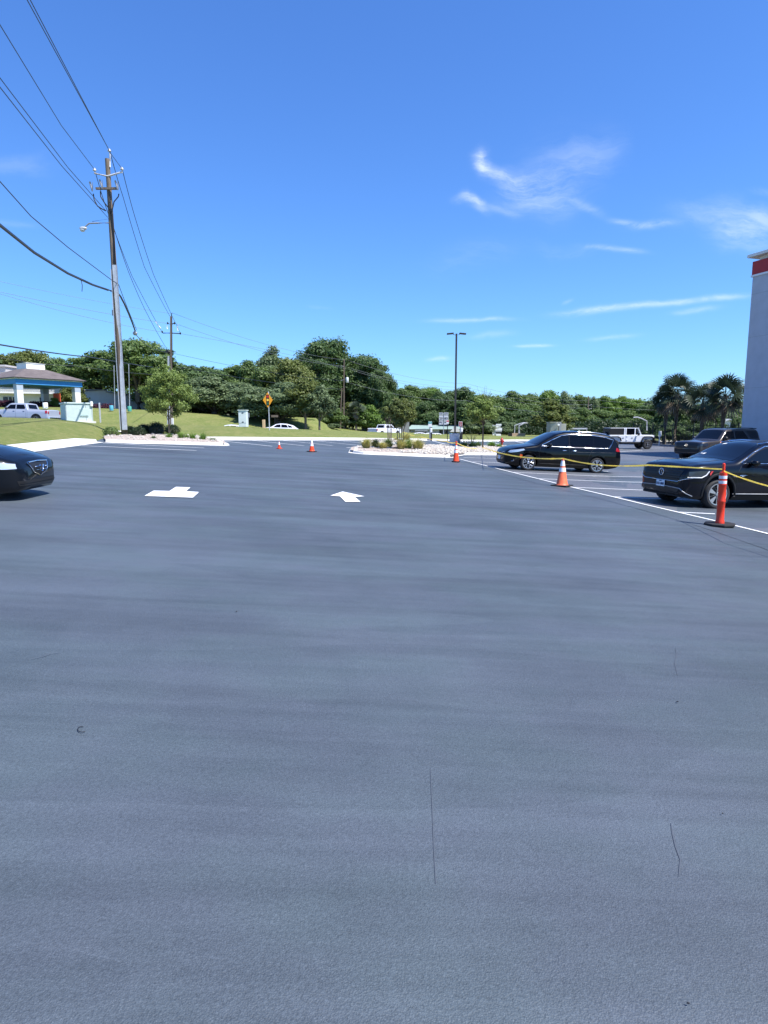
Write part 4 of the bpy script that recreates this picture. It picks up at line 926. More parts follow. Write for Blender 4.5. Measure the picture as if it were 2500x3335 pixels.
# ---------- black SUV in the right foreground
sp = dict(L=4.97, W=2.0, H=1.72, belt=lambda x: 1.14+.03*min(1, max(0, (x-1)/3)), wr=.385, wheels=[(.93, .455), (3.91, .455)], tumble=.20, crown=.05, round=.12, front=(.6, .74), rear=(.5, .8), tw=.255,
  top=[(0, .70), (.03, .96), (.12, 1.06), (.45, 1.13), (1.0, 1.17), (1.45, 1.21), (1.8, 1.38), (2.2, 1.60), (2.45, 1.665), (3.0, 1.71), (3.6, 1.70), (4.2, 1.62), (4.65, 1.42), (4.88, 1.15), (4.97, .8)],
  bot=[(0, .36), (.12, .27), (.5, .22), (4.5, .24), (4.85, .33), (4.97, .45)])
suv = empty('black_suv', label='black blue SUV with a light number plate behind the orange delineator post', cat='SUV')
c = Car(sp); c.build(suv, PT['blackblue'])
c.patch([(1.42, -.74), (1.42, .74), (1.6, .74), (2.25, .62), (2.36, .56), (2.36, -.56), (2.25, -.62), (1.6, -.74)], 'z', 1, .006, GL, 'windshield')
c.both([(1.74, 1.2), (2.1, 1.42), (2.4, 1.545), (2.72, 1.57), (2.72, 1.2)], .006, GL, 'side_window')
c.both([(2.80, 1.2), (2.80, 1.575), (3.2, 1.56), (3.62, 1.5), (3.62, 1.22)], .006, GLd, 'side_window')
c.both([(3.68, 1.22), (3.68, 1.49), (4.1, 1.39), (4.42, 1.26)], .006, GLd, 'side_window')
for sg in (-1, 1):
    c.line([(1.56, 1.17), (2.0, 1.43), (2.4, 1.60), (2.9, 1.63), (3.4, 1.58), (4.0, 1.46)], 'y', sg, .03, .006, M['chrome'], 'window_trim')
    c.line([(1.56, 1.17), (3.0, 1.175), (4.45, 1.22)], 'y', sg, .018, .006, M['chrome'], 'window_trim')
    c.line([(1.35, .40), (3.45, .40)], 'y', sg, .025, .008, M['grey'], 'sill_trim')
    c.patch([(1.38, .24), (1.38, .37), (3.45, .37), (3.45, .24)], 'y', sg, .012, CLAD, 'sill_cladding')
    for wx in (.93, 3.91):
        pts = [(wx+.485*math.cos(t), .405+.485*math.sin(t)) for t in [R(a) for a in range(-8, 189, 7)]]; c.line(pts, 'y', sg, .075, -.006, CLAD, 'arch_cladding')
    c.patch([(.10, .80), (.10, .93), (.30, .955), (.62, .97), (.52, .88), (.38, .80)], 'y', sg, .010, LAMPD, 'headlight', cell=.05)
    c.line([(.08, .79), (.38, .795), (.50, .86), (.58, .96)], 'y', sg, .03, .016, M['white'], 'headlight_strip')
    c.patch([(.60, .90), (.64, .965), (.70, .97), (.62, .85)], 'y', sg, .014, mat('red reflector', (.6, .03, .04), .2, coat=1), 'side_reflector', cell=.05)
    c.line([(1.28, .84), (1.55, .83), (1.72, .88), (1.5, .865)], 'y', sg, .02, .008, M['chrome'], 'fender_badge')
    q = [c.proj((c.L/2-x, sg*.62, 0), 'z', 1, .035) for x in (2.3, 2.6, 3.0, 3.5, 4.0)]; mb = MB(); mb.tube(q, .022, 6); mb.build('roof_rail', M['chrome'], suv, smooth=60)
c.patch([(-.62, .68), (-.74, .95), (.74, .95), (.62, .68)], 'x', 1, .008, M['black'], 'grille', cell=.06)
for k, z in enumerate((.74, .80, .86, .92)): c.line([(-.68, z), (0, z), (.68, z)], 'x', 1, .012, .016, CLAD, 'grille_bar')
c.line([(-.92, .78), (-.62, .67), (0, .665), (.62, .67), (.92, .78)], 'x', 1, .016, .014, M['chrome'], 'grille_trim')
c.patch([(-.55, .33), (-.72, .50), (.72, .50), (.55, .33)], 'x', 1, .008, M['black'], 'lower_intake', cell=.06)
c.line([(-.9, .33), (-.72, .5), (-.2, .52), (.2, .52), (.72, .5), (.9, .33)], 'x', 1, .026, .012, M['grey'], 'intake_trim')
c.line([(-.85, .30), (0, .30), (.85, .30)], 'x', 1, .05, .008, CLAD, 'bumper_skirt')
# round badge with two stacked chevrons
e = c.proj((0, 0, .86), 'x', 1, .03); mb = MB(); mb.tube([(0, .085*math.cos(t), .085*math.sin(t)) for t in [i*math.pi/12 for i in range(25)]], .009, 6, cap=False)
for pts in ([(-.035, .075), (0, .005), (.035, .075)], [(-.078, .03), (-.04, -.07), (0, -.002), (.04, -.07), (.078, .03)]): mb.tube([(0, a, b) for a, b in pts], .008, 5)
bd = mb.build('badge', M['chrome'], suv, smooth=60); bd.location = e
plate(c, .575, 'SXD·4898', x=-.0); c.mirror(1.86, 1.15, PT['black'], (.24, .2, .17)); c.handles([2.62, 3.5], 1.0, PT['black'])
c.seams([[(1.6, 1.16), (1.42, .9), (1.5, .42)], [(2.76, 1.57), (2.76, .42)], [(3.66, 1.2), (3.5, .95), (3.45, .7)]])
c.line([(.2, -.62), (.9, -.58), (1.4, -.5)], 'z', 1, .02, -.004, PT['blackblue'], 'bonnet_crease'); c.line([(.2, .62), (.9, .58), (1.4, .5)], 'z', 1, .02, -.004, PT['blackblue'], 'bonnet_crease')
for (x, y, w, h) in ((1.62, -.52, .07, .10), (2.16, -.42, .05, .14), (1.66, -.62, .05, .05)): c.patch([(x, y), (x+w, y), (x+w, y+h), (x, y+h)], 'z', 1, .012, M['white'], 'window_sticker', cell=.05)
c.wheels('blade', RIM, .70)
g1 = G(2322, 1657); hd = math.atan2(-.245, -.97); f = Vector((math.cos(hd), math.sin(hd), 0)); inw = Vector((-f.y, f.x, 0)); inw = inw if inw.y > 0 else -inw
ctr = Vector((g1.x, g1.y, 0))-f*(c.L/2-.93)+inw*.87; place(suv, ctr.x, ctr.y, hd)
# ---------- dark sedan at the left edge, front to the right
sp = dict(L=4.74, W=1.84, H=1.44, belt=.93, wr=.325, wheels=[(.95, .375), (3.70, .375)], tumble=.22, crown=.06, round=.16, front=(.85, .60), rear=(.6, .75),
  top=[(0, .50), (.02, .62), (.08, .70), (.3, .775), (.7, .86), (1.2, .93), (1.5, .97), (1.9, 1.2), (2.25, 1.36), (2.8, 1.42), (3.3, 1.37), (3.9, 1.12), (4.2, 1.06), (4.6, 1.02), (4.72, .9), (4.74, .6)],
  bot=[(0, .27), (.05, .18), (.3, .14), (4.3, .18), (4.6, .26), (4.74, .4)])
sedan = empty('dark_sedan', label='dark blue grey sedan entering at the left picture edge, front end only', cat='sedan')
c = Car(sp); c.build(sedan, paint('dark graphite car paint', (.004, .006, .010), .3))
c.patch([(1.48, -.6), (1.48, .6), (1.7, .62), (2.2, .52), (2.2, -.52), (1.7, -.62)], 'z', 1, .006, GL, 'windshield')
c.both([(1.7, 1.0), (2.1, 1.24), (2.5, 1.33), (2.62, 1.0)], .006, GL, 'side_window'); c.both([(2.7, 1.0), (2.6, 1.33), (3.1, 1.3), (3.6, 1.1), (3.7, 1.02)], .006, GL, 'side_window')
for sg in (-1, 1):
    c.patch([(.07, .585), (.10, .665), (.30, .69), (.62, .745), (.86, .79), (.80, .70), (.55, .62), (.25, .575)], 'y', sg, .012, LAMP, 'headlight', cell=.05)
    c.patch([(.62, .66), (.64, .73), (.84, .77), (.78, .69)], 'y', sg, .016, AMB, 'turn_lamp', cell=.05)
    c.line([(.2, -.62*sg), (.7, -.55*sg), (1.3, -.48*sg)], 'z', 1, .02, -.005, c.body.data.materials[0], 'bonnet_crease')
c.patch([(-.20, .50), (-.34, .66), (.34, .66), (.20, .50), (0, .44)], 'x', 1, .008, M['black'], 'grille', cell=.05)
c.line([(-.36, .675), (0, .69), (.36, .675)], 'x', 1, .028, .014, M['chrome'], 'grille_trim')
c.line([(-.36, .665), (-.22, .50), (0, .43), (.22, .50), (.36, .665)], 'x', 1, .016, .014, M['chrome'], 'grille_trim')
e = c.proj((0, 0, .57), 'x', 1, .03); mb = MB(); mb.tube([(0, -.22, .03), (0, .22, .03)], .014, 6); mb.tube([(0, -.18, -.03), (0, .18, -.03)], .010, 6); mb.tube([(.01, -.055, .06), (.01, -.03, -.06), (.01, .03, -.06), (.01, .055, .06)], .013, 6); mb.tube([(.01, -.04, .0), (.01, .04, .0)], .010, 6); mb.build('badge', M['chrome'], sedan, smooth=60).location = e
c.patch([(-.62, .28), (-.66, .37), (.66, .37), (.62, .28)], 'x', 1, .007, M['black'], 'lower_intake', cell=.05)
c.line([(-.62, .325), (0, .325), (.62, .325)], 'x', 1, .012, .014, CLAD, 'intake_bar')
c.seams([[(1.42, .9), (1.35, .7), (1.4, .3)]]); c.mirror(1.75, .98, c.body.data.materials[0], (.2, .16, .13)); c.handles([2.5, 3.4], .82, M['chrome'])
c.wheels('ten', RIM, .68)
place(sedan, -6.45-2.37*math.cos(R(2)), 11.75-2.37*math.sin(R(2)), R(2))
# ---------- bronze off-road SUV by the wall
sp = dict(L=4.95, W=1.95, H=1.84, belt=1.18, wr=.40, wheels=[(.92, .47), (3.77, .47)], tumble=.17, crown=.04, round=.08, front=(.55, .80), rear=(.35, .9), tw=.26,
  top=[(0, .75), (.02, 1.0), (.1, 1.08), (.6, 1.13), (1.35, 1.17), (1.5, 1.2), (2.1, 1.72), (2.3, 1.78), (3.2, 1.81), (4.6, 1.79), (4.78, 1.7), (4.88, 1.2), (4.95, .8)],
  bot=[(0, .5), (.1, .42), (.5, .34), (4.5, .36), (4.8, .45), (4.95, .5)])
brz = empty('bronze_suv', label='dark bronze off-road SUV with roof rails parked against the tall grey wall', cat='SUV')
c = Car(sp); c.build(brz, PT['bronze'])
c.patch([(1.50, -.72), (1.50, .72), (2.08, .64), (2.08, -.64)], 'z', 1, .006, GL, 'windshield')
c.both([(1.72, 1.26), (2.14, 1.64), (2.68, 1.68), (2.68, 1.26)], .006, GLd, 'side_window'); c.both([(2.80, 1.26), (2.80, 1.68), (3.5, 1.68), (3.82, 1.30), (3.80, 1.26)], .006, GLd, 'side_window')
c.both([(4.05, 1.28), (3.78, 1.69), (4.62, 1.68), (4.72, 1.28)], .006, M['black'], 'rear_side_window')
for sg in (-1, 1):
    c.patch([(.04, .88), (.06, 1.02), (.42, 1.04), (.50, .92), (.3, .86)], 'y', sg, .012, LAMPD, 'headlight', cell=.05)
    for wx in (.92, 3.77): c.line([(wx+.50*math.cos(t), .42+.50*math.sin(t)) for t in [R(a) for a in range(-8, 189, 7)]], 'y', sg, .10, .0, CLAD, 'arch_flare')
    mb = MB(); q = [c.proj((c.L/2-x, sg*.68, 0), 'z', 1, .05) for x in (2.3, 2.8, 3.6, 4.4)]; mb.tube(q, .025, 6); mb.build('roof_rail', M['black'], brz, smooth=60)
c.patch([(-.66, .74), (-.70, 1.02), (.70, 1.02), (.66, .74)], 'x', 1, .01, M['black'], 'grille', cell=.06); c.patch([(-.8, .46), (-.8, .70), (.8, .70), (.8, .46)], 'x', 1, .01, CLAD, 'bumper', cell=.06)
e = c.proj((0, 0, .90), 'x', 1, .03); mb = MB()
for (a, b) in ((.085, .058), (.034, .055), (.062, .024)): mb.tube([(0, a*math.cos(t), b*math.sin(t)+(.02 if (a, b) == (.062, .024) else 0)) for t in [i*math.pi/10 for i in range(21)]], .008, 5, cap=False)
mb.build('badge', M['chrome'], brz, smooth=60).location = e
mb = MB(); mb.box((-2.28, 0, 1.81), (.30, 1.2, .05)); mb.build('rear_spoiler', M['black'], brz, bevel=.015)
c.mirror(1.80, 1.25, M['black'], (.2, .18, .2)); c.handles([2.6, 3.65], 1.08, PT['black']); c.wheels('six', RIMD, .60)
brz.scale = (1.08, 1.08, 1.08); p0 = obj_at(2338, 39); place(brz, p0.x, p0.y, math.atan2(-.42, -.9))
# ---------- white off-roader
jp = empty('white_offroader', label='white boxy off-road vehicle with black fender flares beyond the minivan', cat='off-road vehicle')
mb = MB(); mb.box((-.35, 0, .93), (3.1, 1.56, .62)); mb.box((1.55, 0, 1.03), (1.25, 1.30, .40), taper=.93); mb.box((.55, 0, 1.2), (.95, 1.5, .1))
bd = mb.build('body', PT['white'], jp, bevel=.035)
mb = MB(); mb.box((-.52, 0, 1.82), (2.55, 1.44, .06)); mb.box((.83, 0, 1.53), (.08, 1.40, .64), M=Matrix.Rotation(R(-26), 3, 'Y'))
for x in (.40, -.42, -.55): 
    for sg in (-1, 1): mb.box((x, sg*.70, 1.52), (.10, .07, .58))
mb.build('cab_frame', PT['white'], jp, bevel=.015)
mb = MB(); mb.box((-.60, 0, 1.53), (2.36, 1.36, .54)); mb.build('cab_glass', GLd, jp, bevel=.02)
mb = MB(); mb.box((.84, 0, 1.53), (.03, 1.22, .5), M=Matrix.Rotation(R(-26), 3, 'Y')); o = mb.build('windshield', GL, jp); o.location = (.045, 0, 0)
mb = MB(); mb.box((-1.28, 0, 1.54), (1.25, 1.47, .58)); mb.build('soft_top', M['black'], jp, bevel=.04)
for x in (-.01,):
    pass
for sg in (-1, 1):
    for wx in (1.52, -1.48):
        mb = MB(); ps = [(-.56, -.32), (-.42, .06), (-.25, .14), (.28, .14), (.50, .04), (.58, -.22)]
        for (a, b), (a2, b2) in zip(ps, ps[1:]): 
            n_ = Vector((-(b2-b), 0, (a2-a))).normalized()*.05; A = Vector((wx+a, sg*.62, .93+b)); B = Vector((wx+a2, sg*.62, .93+b2)); w_ = Vector((0, sg*.32, 0))
            mb.add([A, B, B+n_, A+n_, A+w_, B+w_, B+n_+w_, A+n_+w_], [(0, 1, 2, 3), (4, 5, 6, 7), (0, 1, 5, 4), (3, 2, 6, 7), (1, 2, 6, 5), (0, 3, 7, 4)])
        mb.build('fender_flare', M['black'], jp)
    for x in (.0, -.80):
        mb = MB(); mb.box((x+.12, sg*.795, .98), (.16, .03, .035)); mb.build('door_handle', M['black'], jp, bevel=.006)
        for z in (.80, 1.12):
            mb = MB(); mb.box((x+.46, sg*.795, z), (.10, .04, .06)); mb.build('door_hinge', PT['white'], jp, bevel=.01)
    for x in (.42, -.44, -1.15):
        mb = MB(); mb.box((x, sg*.782, .93), (.012, .004, .6)); mb.build('door_seam', M['black'], jp)
    mb = MB(); mb.box((.62, sg*.96, 1.30), (.10, .16, .22)); mb.tube([(.6, sg*.74, 1.22), (.62, sg*.95, 1.24)], .02, 6); mb.build('mirror', M['black'], jp, bevel=.02)
    mb = MB(); mb.box((0, sg*.78, .56), (1.75, .10, .10)); mb.build('side_step', M['black'], jp, bevel=.02)
    mb = MB(); mb.lathe([(.001, .03), (.09, .02), (.10, -.05)], (2.20, sg*.44, 1.03), 'X', 20); mb.build('headlight', LAMP, jp, smooth=40)
mb = MB(); mb.box((2.19, 0, 1.02), (.04, 1.2, .38)); mb.build('grille', PT['white'], jp, bevel=.01)
for k in range(7): mb = MB(); mb.box((2.215, (k-3)*.085, 1.03), (.012, .045, .26)); mb.build('grille_slot', M['black'], jp)
mb = MB(); mb.box((2.42, 0, .66), (.22, 1.55, .20)); mb.tube([(2.35, -.3, .76), (2.45, -.25, .92), (2.45, .25, .92), (2.35, .3, .76)], .03, 8); mb.build('front_bumper', M['black'], jp, bevel=.02)
mb = MB(); mb.box((0, 0, .52), (3.9, .9, .16)); mb.build('chassis', M['black'], jp)
mb = MB(); mb.lathe([(.18, -.1), (.36, -.1), (.40, -.06), (.40, .06), (.36, .1), (.001, .1)], (-2.02, 0, 1.12), 'X', 30); mb.build('spare_wheel', TY, jp, smooth=40)
cj = Car(dict(L=4.4, W=1.86, wr=.415, tw=.28, wheels=[(.68, .4), (3.68, .4)])); cj.root = jp; cj.wheels('ten', RIM, .52)
gj = G(2104, 1463); f = Vector((math.cos(R(4)), math.sin(R(4)), 0)); ctr = gj-f*1.52+Vector((0, .8, 0)); jp.scale = (1.0, 1.0, 1.0); place(jp, ctr.x, ctr.y, R(4))
# ---------- pickups and far cars
def pickup(root, m, rim=RIM):
    sp = dict(L=5.85, W=2.05, H=1.92, belt=1.24, wr=.42, wheels=[(.98, .48), (4.72, .48)], tumble=.15, crown=.03, round=.07, front=(.4, .84), rear=(.12, .96), tw=.26,
      top=[(0, .8), (.02, 1.14), (.12, 1.2), (1.4, 1.3), (1.55, 1.32), (2.1, 1.83), (2.3, 1.89), (3.5, 1.89), (3.72, 1.85), (3.86, 1.34), (3.9, 1.31), (5.82, 1.31), (5.85, 1.2)],
      bot=[(0, .5), (.1, .42), (.5, .38), (5.6, .40), (5.85, .5)])
    c = Car(sp); c.build(root, m); c.patch([(1.56, -.76), (1.56, .76), (2.06, .68), (2.06, -.68)], 'z', 1, .006, GL, 'windshield')
    c.both([(1.82, 1.36), (2.2, 1.74), (2.72, 1.76), (2.72, 1.36)], .006, GLd, 'side_window'); c.both([(2.82, 1.36), (2.82, 1.76), (3.5, 1.76), (3.66, 1.5), (3.62, 1.36)], .006, GLd, 'side_window')
    c.patch([(-.62, 1.40), (-.58, 1.78), (.58, 1.78), (.62, 1.40)], 'x', -1, .02, GLd, 'rear_window')
    mb = MB(); q = c.L/2; mb.box((q-4.84, 0, 1.30), (1.78, 1.66, .06)); mb.build('bed_cover', M['black'], root)
    for sg in (-1, 1):
        c.patch([(5.60, .98), (5.60, 1.24), (5.82, 1.24), (5.82, .98)], 'y', sg, .012, TAIL, 'tail_light', cell=.06)
        c.patch([(.05, .92), (.06, 1.10), (.32, 1.12), (.32, .95)], 'y', sg, .012, LAMP, 'headlight', cell=.06)
        for wx in (.98, 4.72): c.line([(wx+.50*math.cos(t), .44+.50*math.sin(t)) for t in [R(a) for a in range(-5, 186, 9)]], 'y', sg, .05, .0, M['black'], 'arch_trim')
        c.patch([(sg*.80, .95), (sg*.80, 1.24), (sg*.96, 1.24), (sg*.96, .95)], 'x', -1, .012, TAIL, 'tail_light', cell=.06)
    c.seams([[(1.6, 1.3), (1.55, .5)], [(2.77, 1.76), (2.77, .5)], [(3.74, 1.8), (3.74, .5)], [(3.88, 1.3), (3.88, .5)]])
    mb = MB(); mb.box((-c.L/2-.08, 0, .58), (.18, 1.9, .16)); mb.build('rear_bumper', M['chrome'], root, bevel=.02)
    c.line([(.2, .47), (5.7, .47)], 'y', -1, .03, .004, M['chrome'], 'sill_trim'); c.mirror(1.9, 1.36, M['black'], (.16, .2, .24)); c.handles([2.6, 3.55], 1.16, PT['black']); c.wheels('six', rim, .62); return c
t1 = empty('silver_pickup', label='silver crew cab pickup driving on the road behind the left bank', cat='pickup'); pickup(t1, PT['silver'])
p0 = obj_at(82, 59.5); place(t1, p0.x+.0, p0.y, math.pi-.08, z=P(100, 1381, 59.5).z)
t2 = empty('white_pickup', label='white pickup seen from its rear quarter on the road behind the crape myrtles', cat='pickup'); pickup(t2, PT['white'])
q_ = P(1228, 1400, 94); fx, fy_ = math.cos(R(50)), math.sin(R(50)); place(t2, q_.x+fx*2.92-fy_*1.02, q_.y+fy_*2.92+fx*1.02, R(50), z=P(1235, 1424, 95).z)
def smallcar(root, m):
    sp = dict(L=4.5, W=1.82, H=1.5, belt=.98, wr=.33, wheels=[(.9, .38), (3.55, .38)], tumble=.2, crown=.05, round=.12, nx=50,
      top=[(0, .55), (.05, .78), (.6, .93), (1.15, 1.0), (1.75, 1.38), (2.3, 1.47), (3.0, 1.46), (3.8, 1.3), (4.25, 1.0), (4.45, .9), (4.5, .6)], bot=[(0, .3), (.2, .2), (4.3, .2), (4.5, .35)])
    c = Car(sp); c.build(root, m); c.patch([(1.2, -.62), (1.2, .62), (1.72, .56), (1.72, -.56)], 'z', 1, .008, GL, 'windshield')
    c.both([(1.5, 1.03), (1.9, 1.34), (2.35, 1.4), (2.4, 1.03)], .008, GLd, 'side_window'); c.both([(2.48, 1.03), (2.45, 1.4), (3.1, 1.38), (3.3, 1.04)], .008, GLd, 'side_window'); c.both([(3.38, 1.05), (3.2, 1.37), (3.7, 1.24), (3.85, 1.08)], .008, GLd, 'side_window')
    for sg in (-1, 1): c.patch([(4.2, .8), (4.1, .95), (4.4, .92)], 'y', sg, .01, TAIL, 'tail_light'); c.patch([(.1, .65), (.15, .75), (.5, .8), (.4, .68)], 'y', sg, .01, LAMP, 'headlight')
    c.wheels('ten', RIM, .68)
sc = empty('white_car', label='white car whose roof shows over the bank right of the yellow signal sign', cat='car'); smallcar(sc, PT['white'])
p0 = obj_at(912, 78); place(sc, p0.x, p0.y, math.pi, z=P(912, 1379.5, 78).z-1.5)
for (u, v, Y, hd, lab) in [(1374, 1409, 118, 0, 'small white car parked before the low shop, left of the charging post'), (1405, 1410, 120, .2, 'small white car parked before the low shop, just right of the charging post'), (1425, 1411, 122, .1, 'small white car parked before the low shop, at the foot of the route signs')]:
    cc = copy_tree(sc); p0 = obj_at(u, Y); cc['label'] = lab; cc['group'] = 'white cars parked in front of the low shop'; place(cc, p0.x, p0.y, hd, z=P(u, v, Y).z-1.5)
cc = copy_tree(sc); cc['label'] = 'car in tree shade left of the white cabinet, mostly hidden by the bank'; p0 = obj_at(748, 74); place(cc, p0.x, p0.y, math.pi, z=P(748, 1383, 74).z-1.5); cc.name = 'white_car'
# ================================================================ tall grey wall building at the right
stucco = mat('pale grey stucco', (.46, .47, .52), .9, var=.05, vs=1.5, bump=.25, bs=45)
cor = mat('cream cornice', (.72, .70, .66), .8, var=.05, vs=2); ledge = mat('white ledge', (.75, .76, .78), .7)
redb = mat('red painted band', (.38, .03, .035), .7, var=.08, vs=2)
YB = 44; B0 = P(2413, 1390, YB); dirv = Vector((.306, -.952, 0)).normalized(); outv = Vector((.952, .306, 0)).normalized()
rb = empty('store_building', (B0.x, YB, 0), math.atan2(dirv.y, dirv.x), 'tall windowless grey store wall with a red band under its cornice', 'building')
zc_ = lambda v: P(2440, v, YB).z
def bb(name, m, z0, z1, pr, bev=.0, L_=46, D_=30):   # pr: how far it stands proud
    mb = MB(); x0, x1 = -pr, L_; y0, y1 = -pr, D_+pr   # local +X runs along the wall, local +Y away from the lot
    mb.box(((x0+x1)/2, (y0+y1)/2, (z0+z1)/2), (x1-x0, y1-y0, z1-z0)); o = mb.build(name, m, rb, bevel=bev); return o
bb('wall', stucco, -3, zc_(903), 0); bb('band_ledge', ledge, zc_(903), zc_(897), .09); bb('red_band', redb, zc_(897), zc_(853), .05)
bb('cornice_neck', ledge, zc_(853), zc_(839), -.25); bb('cornice', cor, zc_(839), zc_(829), .30, .02)
for z in (zc_(1265), zc_(1100), zc_(960)):
    mb = MB(); mb.box((23, -.004, z), (46, .012, .02)); mb.build('control_joint', mat('joint grey', (.34, .35, .37), .9), rb)
mb = MB(); mb.box((-.004, 15, zc_(1265)), (.012, 30, .02)); mb.build('control_joint', mat('joint grey', (.34, .35, .37), .9), rb)
# ================================================================ poles, lamps, wires
def vert(p, z): return Vector((p.x, p.y, z))
def pole_pts(u, v, Y): return P(u, v, Y)
Y1 = 41
b1 = P(404, 1396, Y1); t1_ = P(349, 516, Y1)
zt1 = t1_.z
root = empty('utility_pole', (b1.x, b1.y, b1.z), 0, 'tall near utility pole with a steel sleeve, crossarms and a street lamp arm', 'utility pole')
def loc(u, v, dy=0): q = P(u, v, Y1); return Vector((q.x-b1.x, dy, q.z-b1.z))
top = loc(350, 518); top.x = loc(404, 1396).x+(P(350, 518, Y1).x-b1.x)
def ax(v):  # pole axis at the height seen in row v
    q = [(404, 1396), (376, 870), (350, 518)]
    us = 349+(404-349)*((v-516)/(1396-516)); return loc(us, v)
mb = MB(); mb.tube([ax(1396)-Vector((0, 0, .6)), ax(1396), ax(870), ax(518)], [.20, .20, .165, .13], 16); mb.build('pole', M['wood'], root, smooth=50)
mb = MB(); mb.tube([ax(1400)+Vector((.10, -.14, 0)), ax(866)+Vector((.10, -.12, 0))], [.165, .15], 14); mb.tube([ax(1400)+Vector((-.15, -.2, 0)), ax(880)+Vector((-.12, -.2, 0))], .03, 8); mb.build('steel_sleeve', M['galv'], root, smooth=50)
mb = MB(); mb.tube([ax(870)+Vector((.11, -.13, 0)), ax(700)+Vector((.12, -.13, 0)), ax(690)+Vector((.08, -.13, 0))], .085, 8); mb.build('riser_cable', M['black'], root, smooth=50)
cer = mat('white ceramic', (.45, .45, .47), .25, coat=1)
def insul(name, p, parent, s=.10): 
    mb = MB(); mb.lathe([(s*.3, -.22), (s*.35, -.05), (s*1.1, -.02), (s*.9, .06), (s*.4, .12), (.001, .15)], p, 'Z', 14); return mb.build(name, cer, parent, smooth=50)
q = ax(535); mb = MB(); mb.tube([q+Vector((.16, -.05, -.2)), loc(357, 500)+Vector((.02, 0, -.05))], [.05, .05], 8); mb.build('top_bracket', M['galv'], root); insul('insulator', loc(356, 492), root)
pa = [loc(308, 562), ax(570), loc(396, 558)]
mb = MB(); mb.tube([pa[0]+Vector((0, 0, -.05)), pa[1]+Vector((0, -.1, -.12)), pa[2]+Vector((0, 0, -.05))], [.05, .06, .05], 8); mb.build('upper_crossarm', M['galv'], root, smooth=50)
insul('insulator', loc(308, 555), root); insul('insulator', loc(397, 552), root)
mb = MB(); a_ = loc(317, 618); b_ = loc(389, 619); mb.box(((a_+b_)/2+Vector((0, -.2, 0))), ((b_-a_).length, .12, .12)); mb.build('lower_crossarm', M['wood'], root)
for (u, v) in [(302, 612), (334, 605), (384, 608)]:
    mb = MB(); q = loc(u, v); mb.tube([q+Vector((-.06, -.25, .25)), q+Vector((.02, -.25, 0)), q+Vector((.07, -.25, -.28))], [.05, .065, .045], 8); mb.tube([q+Vector((.12, -.3, .2)), q+Vector((.14, -.3, -.2))], .018, 6); mb.build('cutout_fuse', M['grey'], root, smooth=50)
mb = MB()
for pts in ([(309,636),(312,655),(322,675),(335,684),(350,691)], [(392,636),(390,645),(376,662),(371,685),(367,705)], [(332,628),(333,645),(345,665),(357,680),(368,692)], [(360,628),(363,655),(366,680),(363,700)]):
    mb.tube([loc(u, v, -.22) for u, v in pts], .035, 6)
mb.build('jumper_cable', M['black'], root, smooth=60)
mb = MB(); mb.tube([ax(728)+Vector((0, -.1, 0)), loc(315, 727), loc(290, 728), loc(277, 739)], [.045, .045, .045, .04], 8); mb.tube([ax(712), loc(300, 722)], .015, 5); la = mb.build('lamp_arm', M['grey'], root, smooth=60)
mb = MB(); q = loc(271, 744); mb.blob(q, (.24, .14, .10), 1, 3, .02); mb.blob(q+Vector((-.05, 0, -.09)), (.17, .13, .12), 2, 3, .02); mb.build('lamp_head', mat('lamp lens', (.55, .56, .6), .25, coat=1), root, smooth=60)
mb = MB(); q = ax(1020); mb.box(q+Vector((-.2, -.1, 0)), (.10, .1, .35)); mb.build('small_box', M['grey'], root)
# second and third poles
def simple_pole(name, u, vb, vt, Y, r, label, m='wood', cat='utility pole'):
    b = P(u[0], vb, Y); t = P(u[1], vt, Y); root = empty(name, b, 0, label, cat); mb = MB(); mb.tube([Vector((0, 0, -.5)), t-b], [r, r*.72], 12); mb.build('pole', M[m], root, smooth=50); return root, b, t-b
Y2 = 72
r2, o2, t2_ = simple_pole('utility_pole', (558, 557), 1372, 1031, Y2, .17, 'brown wooden utility pole rising behind the young oak with a wide thin crossarm')
l2 = lambda u, v: P(u, v, Y2)-o2
mb = MB(); mb.tube([l2(530, 1085), l2(557, 1085), l2(588, 1087)], .055, 6); mb.build('crossarm', M['black'], r2)
mb = MB(); mb.tube([l2(546, 1054), l2(557, 1057), l2(567, 1053)], .05, 6); mb.tube([t2_, l2(560, 1019)], .04, 6); mb.build('top_bracket', M['black'], r2)
for u, v in [(528, 1081), (587, 1086), (546, 1053), (568, 1053)]: mb = MB(); mb.blob(l2(u, v), (.09, .09, .14), 1, 2, .02); mb.build('insulator', M['black'], r2)
mb = MB(); mb.blob(l2(547, 1146), (.25, .2, .22), 1, 2, .1); mb.tube([l2(550, 1150), l2(556, 1160)], .05, 6); mb.build('splice_case', M['black'], r2)
mb = MB()
for pts in ([(506,1048),(515,1060),(524,1070)], [(581,1056),(577,1064),(579,1078)], [(543,1060),(545,1072)]): mb.tube([l2(u, v) for u, v in pts], .05, 5)
mb.build('line_guard', M['white'], r2)
r2b, _, _ = simple_pole('utility_pole', (548, 549), 1372, 1160, 74, .17, 'short pale pole stub standing left of the brown pole', 'galv')
Y3 = 112
r3, o3, t3_ = simple_pole('utility_pole', (1119, 1121), 1401, 1170, Y3, .16, 'slender grey pole with a small white transformer between the dark oaks', 'wood')
l3 = lambda u, v: P(u, v, Y3)-o3
mb = MB(); q = l3(1130, 1238); mb.lathe([(.001, .5), (.24, .45), (.26, .35), (.26, -.4), (.2, -.45), (.001, -.45)], q, 'Z', 14); mb.build('transformer', M['white'], r3, smooth=50)
